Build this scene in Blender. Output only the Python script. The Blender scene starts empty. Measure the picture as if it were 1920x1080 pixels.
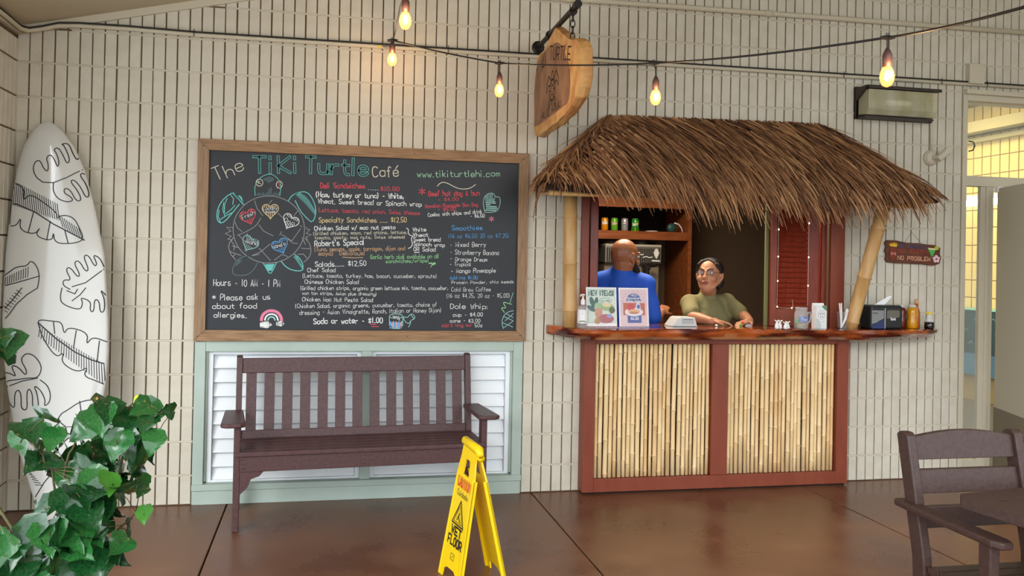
import bpy, math, random
from mathutils import Vector, Matrix
SC=bpy.context.scene; COL=SC.collection; PI=math.pi
random.seed(7)
# ---------------- camera
cam=bpy.data.objects.new('camera',bpy.data.cameras.new('camera')); COL.objects.link(cam)
cam.data.sensor_width=36; cam.data.lens=30.81; cam.data.shift_y=-0.0341; cam.data.clip_end=200
def cam_matrix(yaw,pit,rol,loc):
    B=Matrix(((1,0,0),(0,0,-1),(0,1,0)))
    R=Matrix.Rotation(yaw,3,'Z')@Matrix.Rotation(pit,3,'X')@B@Matrix.Rotation(rol,3,'Z')
    return Matrix.Translation(loc)@R.to_4x4()
cam.matrix_world=cam_matrix(-.2105,.0085,.0204,(1.7778,-5.5947,1.5146)); SC.camera=cam
# ---------------- world, light, exposure
w=bpy.data.worlds.new('overcast sky'); SC.world=w; w.use_nodes=True
nt=w.node_tree; nt.nodes.clear()
bg=nt.nodes.new('ShaderNodeBackground'); wo=nt.nodes.new('ShaderNodeOutputWorld')
bg.inputs[0].default_value=(.88,.94,1,1); bg.inputs[1].default_value=3.2
nt.links.new(bg.outputs[0],wo.inputs[0])
def lamp(name,kind,loc,energy,color,size=.1,rot=(0,0,0),sy=None):
    l=bpy.data.lights.new(name,kind); l.energy=energy; l.color=color
    if kind=='AREA':
        l.size=size
        if sy: l.shape='RECTANGLE'; l.size_y=sy
    elif kind=='POINT': l.shadow_soft_size=size
    elif kind=='SUN': l.angle=size
    o=bpy.data.objects.new(name,l); o.location=loc; o.rotation_euler=rot; COL.objects.link(o); return o
lamp('soft_daylight','SUN',(-4,-8,6),1.6,(.97,.98,1),.5,(math.radians(64),0,math.radians(-27)))
lamp('cafe_ceiling_light','AREA',(4.1,.75,2.55),62,(1,.82,.60),.8)
lamp('hallway_ceiling_light','AREA',(7.9,2.8,3.4),75,(1,.84,.46),1.2)
SC.view_settings.view_transform='Standard'; SC.view_settings.look='None'
SC.view_settings.gamma=1; SC.view_settings.use_curve_mapping=False; SC.view_settings.exposure=-0.05
# ---------------- materials
def lin(c): return tuple(((v/255)/12.92 if v/255<=.04045 else ((v/255+.055)/1.055)**2.4) for v in c)
MATS={}
def mat(name,rgb,rough=.6,metal=0,rgb2=None,scale=8,stretch=(1,1,1),bump=0,bscale=None,trans=0,ior=1.45,alpha=1,emit=None,estr=0,detail=3,coat=0,rough2=None,rscale=3,contrast=(.35,.65),spec=None,sub=0):
    if name in MATS: return MATS[name]
    m=bpy.data.materials.new(name); m.use_nodes=True; t=m.node_tree; p=t.nodes['Principled BSDF']; N=t.nodes.new; L=t.links.new
    p.inputs['Base Color'].default_value=(*lin(rgb),1); p.inputs['Roughness'].default_value=rough; p.inputs['Metallic'].default_value=metal
    p.inputs['IOR'].default_value=ior
    if trans: p.inputs['Transmission Weight'].default_value=trans
    if coat: p.inputs['Coat Weight'].default_value=coat; p.inputs['Coat Roughness'].default_value=.05
    if spec is not None: p.inputs['Specular IOR Level'].default_value=spec
    if alpha<1: p.inputs['Alpha'].default_value=alpha
    if emit: p.inputs['Emission Color'].default_value=(*lin(emit),1); p.inputs['Emission Strength'].default_value=estr
    if rgb2 or bump or rough2 is not None:
        tc=N('ShaderNodeTexCoord'); mp=N('ShaderNodeMapping'); mp.inputs['Scale'].default_value=stretch; L(tc.outputs['Object'],mp.inputs[0])
        if rgb2:
            n=N('ShaderNodeTexNoise'); n.inputs['Scale'].default_value=scale; n.inputs['Detail'].default_value=detail; L(mp.outputs[0],n.inputs[0])
            r=N('ShaderNodeValToRGB'); r.color_ramp.elements[0].position=contrast[0]; r.color_ramp.elements[1].position=contrast[1]
            r.color_ramp.elements[0].color=(*lin(rgb),1); r.color_ramp.elements[1].color=(*lin(rgb2),1)
            L(n.outputs[0],r.inputs[0]); L(r.outputs[0],p.inputs['Base Color'])
        if bump:
            n2=N('ShaderNodeTexNoise'); n2.inputs['Scale'].default_value=bscale or scale*4; n2.inputs['Detail'].default_value=4; L(mp.outputs[0],n2.inputs[0])
            b=N('ShaderNodeBump'); b.inputs['Strength'].default_value=bump; b.inputs['Distance'].default_value=.01; L(n2.outputs[0],b.inputs['Height']); L(b.outputs[0],p.inputs['Normal'])
        if rough2 is not None:
            n3=N('ShaderNodeTexNoise'); n3.inputs['Scale'].default_value=rscale; n3.inputs['Detail'].default_value=5; L(tc.outputs['Object'],n3.inputs[0])
            mr=N('ShaderNodeMapRange'); mr.inputs['From Min'].default_value=.4; mr.inputs['From Max'].default_value=.6; mr.inputs['To Min'].default_value=rough; mr.inputs['To Max'].default_value=rough2
            L(n3.outputs[0],mr.inputs[0]); L(mr.outputs[0],p.inputs['Roughness'])
    MATS[name]=m; return m
WALL=mat('painted block',(201,194,176),.62,rgb2=(209,203,187),scale=9,bump=.25,bscale=60)
GROUT=mat('painted bed joint',(204,197,179),.7,bump=.3,bscale=50)
WALLB=mat('shade toned joint',(98,80,56),.7,bump=.3,bscale=50)  # shade of the recessed joints put into the backing colour
CEIL=mat('painted ceiling',(196,184,158),.8,rgb2=(188,176,150),scale=2)
TRIM=mat('painted trim',(200,192,170),.5)
CONC=mat('brown stained concrete',(92,54,34),.26,spec=.32,rgb2=(128,92,68),scale=2.2,stretch=(1,1,1),bump=.03,bscale=40,rough2=.36,contrast=(.3,.75),rscale=2.2,detail=7)
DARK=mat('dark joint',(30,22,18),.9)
SAGE=mat('sage green paint',(170,186,174),.5,rgb2=(178,193,182),scale=5)
WHITE=mat('white gloss slat paint',(238,243,245),.4)
OAK=mat('weathered oak',(170,134,96),.55,rgb2=(118,86,60),scale=7,stretch=(1,8,14),bump=.3,contrast=(.3,.75),detail=6)
OAKV=mat('weathered oak upright',(166,134,100),.55,rgb2=(120,92,68),scale=7,stretch=(14,8,1),bump=.3,contrast=(.3,.75),detail=6)
BOARD=mat('black chalkboard',(28,31,36),.45,rgb2=(36,40,46),scale=2.5,detail=5)
BROWNP=mat('dark brown recycled plastic',(74,48,48),.42,rgb2=(86,58,57),scale=60,stretch=(1,1,1),bump=.15,bscale=90)
REDW=mat('red brown painted wood',(124,56,36),.45,rgb2=(132,64,42),scale=5,stretch=(3,3,1))
REDD=mat('dark red stained wood',(112,40,26),.32,rgb2=(132,52,34),scale=8,stretch=(6,6,1))
CANE=[mat('cane a',(240,214,164),.35,rgb2=(226,192,138),scale=4,stretch=(3,3,1)),mat('cane b',(232,200,146),.35,rgb2=(242,216,168),scale=4,stretch=(3,3,1)),mat('cane c',(218,178,122),.38,rgb2=(232,198,146),scale=4,stretch=(3,3,1))]
NODEM=mat('cane node',(176,134,84),.5)
BAMB=mat('bamboo pole',(206,168,112),.32,rgb2=(180,132,76),scale=5,stretch=(4,4,1),contrast=(.3,.8))
THATCH=[mat('thatch light',(180,136,92),.7),mat('thatch mid',(146,102,66),.75),mat('thatch brown',(114,76,48),.8),mat('thatch dark',(72,44,28),.85)]
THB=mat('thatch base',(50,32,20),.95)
BLACK=mat('black rubber',(26,24,24),.45); BLKM=mat('black pipe metal',(38,34,32),.4,metal=.5)
BULBG=mat('warm bulb glass',(255,190,110),.1,alpha=.35,emit=(255,150,60),estr=1.6); FIL=mat('glowing filament',(255,220,160),.5,emit=(255,190,110),estr=60)
SOCK=mat('brown bulb socket',(72,48,44),.4)
SLABW=mat('glossy koa slab',(178,88,38),.12,rgb2=(76,26,16),scale=3.0,stretch=(1,3,5),coat=.8,contrast=(.42,.56),detail=5)
SIGNH=mat('heartwood',(148,108,78),.5,rgb2=(112,78,56),scale=5,stretch=(1,2,1),detail=4); SIGNS=mat('sapwood',(206,160,98),.5,rgb2=(168,110,58),scale=9,bump=.6,bscale=30,contrast=(.4,.7))
YEL=mat('yellow plastic',(244,206,10),.35,bump=.05,bscale=20); REDINK=mat('red print',(216,70,40),.6); BLKINK=mat('black print',(35,32,25),.6)
SURF=mat('glossy white board',(206,206,200),.12,coat=.6)
LEAFM=[mat('leaf deep',(18,58,28),.2,rgb2=(32,82,38),scale=14,coat=.2),mat('leaf mid',(32,86,40),.2,rgb2=(46,108,48),scale=14,coat=.4),mat('leaf fresh',(62,122,40),.3,rgb2=(70,130,44),scale=14)]
STEM=mat('green brown stem',(92,84,48),.6); BUD=mat('yellow green bud',(206,220,30),.5)
SKIN=mat('tan skin',(186,132,100),.5,rgb2=(176,122,92),scale=12,sub=.1); SKIND=mat('brown skin',(150,98,68),.36,rgb2=(138,88,60),scale=12)
HAIR=mat('black hair',(26,22,22),.4,rgb2=(62,58,58),scale=40,stretch=(1,1,4),bump=.5,bscale=90,contrast=(.5,.8)); BEARD=mat('black beard',(22,17,15),.8,bump=.5,bscale=120)
OLIVE=mat('olive cotton',(118,112,74),.85,rgb2=(126,120,82),scale=6,bump=.25,bscale=12); BLUE=mat('royal blue cotton',(24,78,186),.7,rgb2=(28,88,200),scale=6,bump=.2,bscale=10)
GREYC=mat('charcoal cotton',(50,50,56),.85)
CLEAR=mat('clear plastic',(250,252,252),.06,alpha=.10,spec=.8); CLEARR=mat('clear glass',(240,246,246),.03,alpha=.22,spec=.9)
PAPER=mat('white paper',(236,236,236),.5); WHP=mat('white plastic',(236,236,236),.35); GREYP=mat('light grey plastic',(176,178,178),.4); DGREY=mat('dark grey plastic',(58,60,62),.4)
GLASS=mat('window glass',(220,230,225),.02,alpha=.12,spec=.6)
KOA=mat('cabinet wood',(150,86,48),.4,rgb2=(126,68,36),scale=5,stretch=(1,4,6)); BRNW=mat('dark brown wall',(98,80,64),.85); STEEL=mat('brushed steel',(150,148,142),.35,metal=.6)
def M(name,rgb,rough=.5,**k): return mat(name,rgb,rough,**k)
# ---------------- mesh builder
class B:
    def __init__(s): s.v=[]; s.f=[]; s.m=[]; s.mi=0
    def add(s,vs,fs):
        o=len(s.v); s.v+= [tuple(v) for v in vs]; s.f+=[tuple(i+o for i in f) for f in fs]; s.m+=[s.mi]*len(fs); return s
    def box(s,x0,x1,y0,y1,z0,z1,M4=None):
        vs=[Vector((x,y,z)) for x in (x0,x1) for y in (y0,y1) for z in (z0,z1)]
        if M4 is not None: vs=[M4@v for v in vs]
        return s.add(vs,[(0,1,3,2),(4,6,7,5),(0,4,5,1),(2,3,7,6),(0,2,6,4),(1,5,7,3)])
    def tube(s,pts,r,n=8,cap=True,flat=1.0):
        pts=[Vector(p) for p in pts]; R=r if isinstance(r,(list,tuple)) else [r]*len(pts); o=[]; vs=[]
        t=(pts[1]-pts[0]).normalized(); a=Vector((0,0,1)) if abs(t.z)<.9 else Vector((1,0,0)); u=t.cross(a).normalized()
        for i,p in enumerate(pts):
            if i==0: t=pts[1]-pts[0]
            elif i==len(pts)-1: t=pts[-1]-pts[-2]
            else: t=(pts[i+1]-p).normalized()+(p-pts[i-1]).normalized()
            t=t.normalized() if t.length>1e-9 else Vector((0,0,1)); u=(u-t*u.dot(t)).normalized(); q=t.cross(u)
            for k in range(n):
                c=2*PI*k/n; vs.append(p+u*math.cos(c)*R[i]+q*math.sin(c)*R[i]*flat)
        fs=[(i*n+k,i*n+(k+1)%n,(i+1)*n+(k+1)%n,(i+1)*n+k) for i in range(len(pts)-1) for k in range(n)]
        if cap: fs+=[tuple(range(n-1,-1,-1)),tuple(range((len(pts)-1)*n,len(pts)*n))]
        return s.add(vs,fs)
    def lathe(s,prof,c=(0,0,0),n=16,M4=None,cap=True):
        vs=[Vector((c[0]+r*math.cos(2*PI*k/n),c[1]+r*math.sin(2*PI*k/n),c[2]+z)) for r,z in prof for k in range(n)]
        if M4 is not None: vs=[M4@v for v in vs]
        fs=[(i*n+k,i*n+(k+1)%n,(i+1)*n+(k+1)%n,(i+1)*n+k) for i in range(len(prof)-1) for k in range(n)]
        if cap: fs+=[tuple(range(n-1,-1,-1)),tuple(range((len(prof)-1)*n,len(prof)*n))]
        return s.add(vs,fs)
    def prism(s,poly,fn,h0,h1):          # fn(a,b,h)->xyz
        n=len(poly); vs=[fn(a,b,h0) for a,b in poly]+[fn(a,b,h1) for a,b in poly]
        return s.add(vs,[tuple(range(n-1,-1,-1)),tuple(range(n,2*n))]+[(i,(i+1)%n,n+(i+1)%n,n+i) for i in range(n)])
    def face(s,poly,fn,h=0): return s.add([fn(a,b,h) for a,b in poly],[tuple(range(len(poly)))])
    def ellip(s,c,r,rot=None,n=16,k=10):
        vs=[];c=Vector(c)
        for i in range(1,k):
            th=PI*i/k
            for j in range(n):
                ph=2*PI*j/n; p=Vector((r[0]*math.sin(th)*math.cos(ph),r[1]*math.sin(th)*math.sin(ph),r[2]*math.cos(th))); vs.append(c+(rot@p if rot else p))
        p=Vector((0,0,r[2])); vs.append(c+(rot@p if rot else p)); vs.append(c-(rot@p if rot else p)); T=len(vs)-2; Bq=T+1
        fs=[(i*n+j,(i+1)*n+j,(i+1)*n+(j+1)%n,i*n+(j+1)%n) for i in range(k-2) for j in range(n)]
        fs+=[(T,j,(j+1)%n) for j in range(n)]+[(Bq,(k-2)*n+(j+1)%n,(k-2)*n+j) for j in range(n)]
        return s.add(vs,fs)
    def limb(s,pts,rs,n=14):
        s.tube(pts,rs,n)
        for p,r in zip(pts,rs): s.ellip(p,(r,r,r),n=n,k=8)
        return s
    def ribbon(s,pts,w,fn,h=0):
        if len(pts)<2: return s
        P=[Vector((a,b)) for a,b in pts]; P=[p for i,p in enumerate(P) if i==0 or (p-P[i-1]).length>1e-5]
        if len(P)<2: return s
        vs=[]
        for i,p in enumerate(P):
            d1=(P[i]-P[i-1]).normalized() if i>0 else (P[1]-P[0]).normalized(); d2=(P[i+1]-P[i]).normalized() if i<len(P)-1 else d1
            t=d1+d2
            if t.length<.3: t=Vector((-d1.y,d1.x))
            t.normalize(); nn=Vector((-t.y,t.x)); k=1/max(.5,abs(nn.dot(Vector((-d1.y,d1.x)))))
            e=Vector((0,0))
            if i==0: e=-d1*w*.4
            if i==len(P)-1: e=d1*w*.4
            for sg in (1,-1): q=p+e+nn*sg*w*.5*k; vs.append(fn(q.x,q.y,h))
        return s.add(vs,[(2*i,2*i+1,2*i+3,2*i+2) for i in range(len(P)-1)])
    def mesh(s,name,mats,smooth=False):
        me=bpy.data.meshes.new(name); me.from_pydata(s.v,[],s.f)
        for m in (mats if isinstance(mats,(list,tuple)) else [mats]): me.materials.append(m)
        if any(s.m): me.polygons.foreach_set('material_index',s.m)
        if smooth: me.polygons.foreach_set('use_smooth',[True]*len(me.polygons))
        me.update(); return me
def link(name,me,parent=None):
    o=bpy.data.objects.new(name,me); COL.objects.link(o)
    if parent is not None:
        o.parent=parent
        if parent.type=='EMPTY' and not parent.get('_l'): o.matrix_parent_inverse=parent.matrix_basis.inverted()
    return o
def obj(name,b,m,parent=None,smooth=False,bevel=0):
    o=link(name,b.mesh(name,m,smooth),parent)
    if bevel:
        d=o.modifiers.new('bevel','BEVEL'); d.width=bevel; d.segments=2; d.limit_method='ANGLE'
    return o
def tag(o,label,cat,group=None,kind=None):
    o['label']=label; o['category']=cat
    if group: o['group']=group
    if kind: o['kind']=kind
    if o.type=='MESH' and not o.get('_nr'):
        me=o.data; xs=[v.co for v in me.vertices]; lo=[min(c[i] for c in xs) for i in range(3)]; hi=[max(c[i] for c in xs) for i in range(3)]
        c=Vector(((lo[0]+hi[0])/2,(lo[1]+hi[1])/2,lo[2])); me.transform(Matrix.Translation(-c)); o.location=o.location+c
    return o
def thing(name,label,cat,loc=(0,0,0),rz=0,group=None,local=False):
    o=bpy.data.objects.new(name,None); COL.objects.link(o); o.location=loc; o.rotation_euler=(0,0,rz); o.empty_display_size=.1
    o.matrix_basis=Matrix.Translation(loc)@Matrix.Rotation(rz,4,'Z')
    if local: o['_l']=1
    o['label']=label; o['category']=cat
    if group: o['group']=group
    return o
def struct(name,b,m,parent=None,smooth=False,bevel=0):
    o=obj(name,b,m,parent,smooth,bevel)
    if parent is None: o['kind']='structure'
    return o
def copy_tree(o,parent=None):
    c=o.copy(); COL.objects.link(c); c.parent=parent
    if parent is not None: c.matrix_parent_inverse=o.matrix_parent_inverse.copy()
    for ch in list(o.children): copy_tree(ch,c)
    return c
# ---------------- single stroke lettering (hand drawn shapes, x then y per pair; baseline 2, capitals reach 9)
G={'a':'45 36 16 05 03 12 32 43|46 42','b':'09 02|04 16 36 45 43 32 12 03','c':'45 36 16 05 03 12 32 43','d':'45 36 16 05 03 12 32 43|49 42','e':'04 44 45 36 16 05 03 12 32 43','f':'38 29 18 12|06 26','g':'45 36 16 05 03 12 32 43|46 41 30 10 01','h':'09 02|04 16 36 45 42','i':'06 02|08 09','j':'16 11 00|18 19','k':'09 02|36 04|14 32','l':'09 02','m':'06 02|05 16 25 22|25 36 45 42','n':'06 02|04 16 36 44 42','o':'26 16 05 03 12 32 43 45 36 26','p':'06 00|05 16 36 45 43 32 12 03','q':'45 36 16 05 03 12 32 43|46 40','r':'06 02|04 16 36','s':'36 16 05 14 34 43 32 12 03','t':'18 13 22 32|06 36','u':'06 03 12 32 43|46 42','v':'!06 22 46','w':'!06 12 25 32 46','x':'!06 42|46 02','y':'!06 23|46 10','z':'!06 46 02 42',
'A':'!02 29 42|14 34','B':'02 09 39 48 46 35 05|35 44 43 32 02','C':'48 39 19 07 04 12 32 43','D':'!02 09 29 47 44 22 02','E':'!49 09 02 42|05 35','F':'!49 09 02|05 35','G':'48 39 19 07 04 12 32 43 45 25','H':'!09 02|49 42|05 45','I':'!09 02','J':'39 33 22 12 03','K':'!09 02|49 05 42','L':'!09 02 42','M':'!02 09 23 49 42','N':'!02 09 42 49','O':'29 19 07 04 12 32 44 47 39 29','P':'02 09 39 48 46 35 05','Q':'29 19 07 04 12 32 44 47 39 29|24 42','R':'02 09 39 48 46 35 05|25 42','S':'48 39 19 08 07 16 35 44 43 32 12 03','T':'!09 49|29 22','U':'09 04 12 32 44 49','V':'!09 22 49','W':'!09 12 27 32 49','X':'!09 42|49 02','Y':'!09 26 49|26 22','Z':'!09 49 02 42',
'0':'29 19 07 04 12 32 44 47 39 29','1':'!19 12','2':'08 19 39 48 46 02 42','3':'08 19 39 47 35 15|35 44 43 32 12 03','4':'!39 04 44|39 32','5':'49 09 05 35 44 43 32 12 03','6':'39 17 04 12 32 43 45 35 15 04','7':'!09 49 12','8':'26 16 08 19 39 48 36 26 15 03 12 32 43 35 26','9':'45 25 06 08 19 39 48 42','$':'47 38 18 07 16 35 44 33 13 04|29 22','.':'!02 12','\u002c':'!13 01','-':'!15 35',"'":'!09 07','(':'19 07 04 11','):':'',')':'09 17 14 01',':':'!02 03|05 06','!':'!09 04|02 03','/':'!01 49','&':'43 22 13 04 15 37 28 17 25 42','*':'!28 24|07 45|47 05','\u00e9':'04 44 45 36 16 05 03 12 32 43|27 49','\u00a2':'45 36 16 05 03 12 32 43|37 21'}
WD={' ':3.2,'i':1.2,'l':1,'1':2,'.':1.3,',':1.3,"'":.8,'I':1.2,'(':2,')':2,':':1,'!':1,'j':2,'f':3,'t':3.2,'r':3.3,'-':4}
def chaikin(p,it=2):
    for _ in range(it):
        q=[p[0]]
        for a,b in zip(p[:-1],p[1:]): q+=[(a[0]*.75+b[0]*.25,a[1]*.75+b[1]*.25),(a[0]*.25+b[0]*.75,a[1]*.25+b[1]*.75)]
        q.append(p[-1]); p=q
    return p
def glyph(ch,it=2):
    s=G.get(ch,''); ang=s.startswith('!'); s=s.lstrip('!'); out=[]
    for st in s.split('|'):
        p=[(int(t[0]),int(t[1])-2) for t in st.split()]
        if len(p)>=2: out.append(p if ang or len(p)<3 else chaikin(p,it))
    return out
def write(b,text,x0,y0,x1,y1,cap,th,fn,h=0,it=1,jit=0,thick2=None):
    tot=sum(WD.get(c,4)+1.6 for c in text)-1.6; dx,dy=x1-x0,y1-y0; L=math.hypot(dx,dy); ux,uy=dx/L,dy/L; sx=L/tot; sy=cap/7; cx=0
    rr=random.Random(len(text)*31+int(cap*1e5))
    for c in text:
        j1=rr.uniform(-jit,jit)*cap; j2=1+rr.uniform(-jit,jit); off=(.8 if c=='1' else 0)
        for st in glyph(c,it):
            pts=[]
            for gx,gy in st:
                a=(cx+gx-(1 if c=='1' else 0)*.2)*sx; q=gy*sy*j2+j1; pts.append((x0+ux*a-uy*q,y0+uy*a+ux*q))
            b.ribbon(pts,th,fn,h)
        cx+=WD.get(c,4)+1.6
# drawing data: chalk writing, chalk drawings and surfboard line art in metres on their own boards
CHALK_TEXT=[["The",1.127,1.959,1.289,2.034,0.079,"cream","1.3"],["TiKi",1.342,2.021,1.607,2.032,0.0979,"teal","O"],["Turtle",1.653,2.032,2.03,2.031,0.1011,"teal","O"],["Café",2.063,2.021,2.225,2.034,0.0663,"cream","1.5"],["www.tikiturtlehi.com",2.344,2.033,2.879,2.059,0.0411,"mint","1.1"],["Deli Sandwiches",1.743,1.941,2.017,1.951,0.0328,"red","1.2"],[".....",2.036,1.941,2.1,1.943,0.0253,"white","1"],["$10.00",2.115,1.937,2.23,1.942,0.0265,"red","1.2"],["(Ham, turkey or tuna) - White,",1.718,1.887,2.26,1.893,0.0303,"white","1.5"],["Wheat. Sweet bread or Spinach wrap",1.731,1.846,2.374,1.848,0.0291,"white","1.5"],["Lettuce, tomato, red onion, Swiss cheese",1.738,1.793,2.364,1.793,0.0265,"red","1"],["Specialty Sandwiches ..... $12.50",1.739,1.729,2.281,1.743,0.0303,"yellow","1.1"],["Chicken Salad w/ mac nut pesto",1.712,1.678,2.211,1.699,0.0253,"white","1.5"],["(Grilled chicken, mayo, red onions, lettuce,",1.707,1.647,2.286,1.672,0.0215,"cream",".9"],["tomato, pesto, mac nuts, Swiss cheese)",1.716,1.622,2.275,1.642,0.0202,"cream",".9"],["Beef hot dog & bun",2.418,1.915,2.748,1.933,0.0316,"red","1.2"],["- $4.00",2.479,1.883,2.612,1.894,0.0215,"red","1"],["Hawaiian Pineapple Slaw Dog",2.399,1.839,2.739,1.861,0.0227,"red","1.1"],["- $5.00",2.48,1.823,2.595,1.828,0.0202,"red","1.1"],["Combo: with chips and drink",2.418,1.784,2.767,1.817,0.0227,"white","1.2"],["- $6.50",2.691,1.785,2.784,1.791,0.0215,"white","1.2"],["Smoothies",2.574,1.7,2.773,1.709,0.0291,"blue","1.4"],["(16 oz $6.50 20 oz $7.25)",2.553,1.651,2.948,1.663,0.0253,"blue",".9"],["White",2.324,1.686,2.407,1.69,0.0227,"white","1.5"],["Wheat",2.325,1.653,2.421,1.657,0.0227,"white","1.5"],["Sweet bread",2.329,1.625,2.5,1.628,0.0237,"white","1.4"],["Spinach wrap",2.33,1.596,2.528,1.594,0.0237,"white","1.4"],["OR Salad",2.331,1.562,2.47,1.565,0.0237,"white","1.4"],["Robert's Special",1.716,1.579,2.018,1.596,0.0349,"white","1.4"],["(Tuna, pecans, apple, tarragon, dijon and",1.717,1.547,2.275,1.567,0.0251,"orange","1"],["mayo)  Delicious!",1.742,1.522,2.024,1.53,0.0265,"orange","1.1"],["Garlic herb aioli available on all",2.061,1.506,2.491,1.52,0.0265,"green","1.1"],["sandwiches/wraps!",2.156,1.483,2.426,1.493,0.0223,"green","1.1"],["Salads..... $12.50",1.722,1.452,2.034,1.463,0.0307,"white","1.1"],["Chef Salad",1.676,1.417,1.845,1.422,0.0237,"white","1.1"],["(Lettuce, tomato, turkey, ham, bacon, cucumber, sprouts)",1.648,1.383,2.481,1.394,0.0237,"white",".9"],["Chinese Chicken Salad",1.661,1.345,1.99,1.349,0.0251,"white","1"],["(Grilled chicken strips, organic green lettuce mix, tomato, cucumber,",1.637,1.306,2.556,1.319,0.0237,"white",".9"],["won ton strips, Asian plum dressing)",1.647,1.277,2.103,1.276,0.0209,"white",".8"],["Chicken Mac Nut Pesto Salad",1.648,1.236,2.08,1.237,0.0251,"white","1"],["(Chicken Salad, organic greens, cucumber, tomato, choice of",1.608,1.194,2.485,1.212,0.0251,"white",".9"],["dressing - Asian Vinaigrette, Ranch, Italian or Honey Dijon)",1.634,1.153,2.515,1.176,0.0265,"white",".9"],["Soda or water - $1.00",1.72,1.096,2.144,1.105,0.0335,"white","1.5"],["- Mixed Berry",2.563,1.594,2.796,1.601,0.0293,"white","1.1"],["- Strawberry Banana",2.564,1.546,2.883,1.549,0.0293,"white","1.1"],["- Orange Dream",2.565,1.505,2.807,1.505,0.0251,"white","1"],["- Tropical",2.565,1.471,2.7,1.474,0.0223,"white","1"],["- Mango Pineapple",2.573,1.428,2.864,1.436,0.0265,"white","1.2"],["Add-ins $1.00",2.567,1.385,2.746,1.389,0.0223,"blue","1"],["Protein Powder, chia seeds",2.578,1.356,2.986,1.368,0.0189,"white",".8"],["Cold Brew Coffee",2.579,1.308,2.834,1.312,0.0251,"white",".8"],["(16 oz $4.25, 20 oz - $5.00)",2.549,1.268,2.961,1.273,0.0265,"white",".8"],["Dole Whip:",2.574,1.196,2.818,1.199,0.0321,"white","1"],["cup - $4.00",2.592,1.147,2.785,1.151,0.0251,"white","1.1"],["cone - $3.00",2.573,1.11,2.769,1.11,0.0223,"white","1"],["Add li hing mui",2.521,1.079,2.712,1.085,0.0209,"red",".9"],["50¢",2.735,1.082,2.784,1.082,0.0237,"white",".9"],["Hours - 10 AM - 1 PM",1.122,1.326,1.512,1.325,0.0405,"white","1"],["* Please ask us",1.118,1.237,1.456,1.245,0.0349,"white","1"],["about food",1.119,1.184,1.377,1.191,0.0321,"white","1"],["allergies.",1.128,1.134,1.32,1.132,0.0307,"white","1"],["Fresh",1.285,1.731,1.356,1.769,0.0253,"white",".8"],["Locally",1.403,1.794,1.486,1.799,0.0202,"white",".8"],["made",1.417,1.777,1.475,1.778,0.0164,"white",".8"],["Ono",1.527,1.728,1.586,1.704,0.0253,"white",".9"],["Aloha",1.301,1.592,1.372,1.574,0.0265,"white",".9"],["Mana'o",1.467,1.557,1.541,1.582,0.0237,"white",".9"]]
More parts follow.
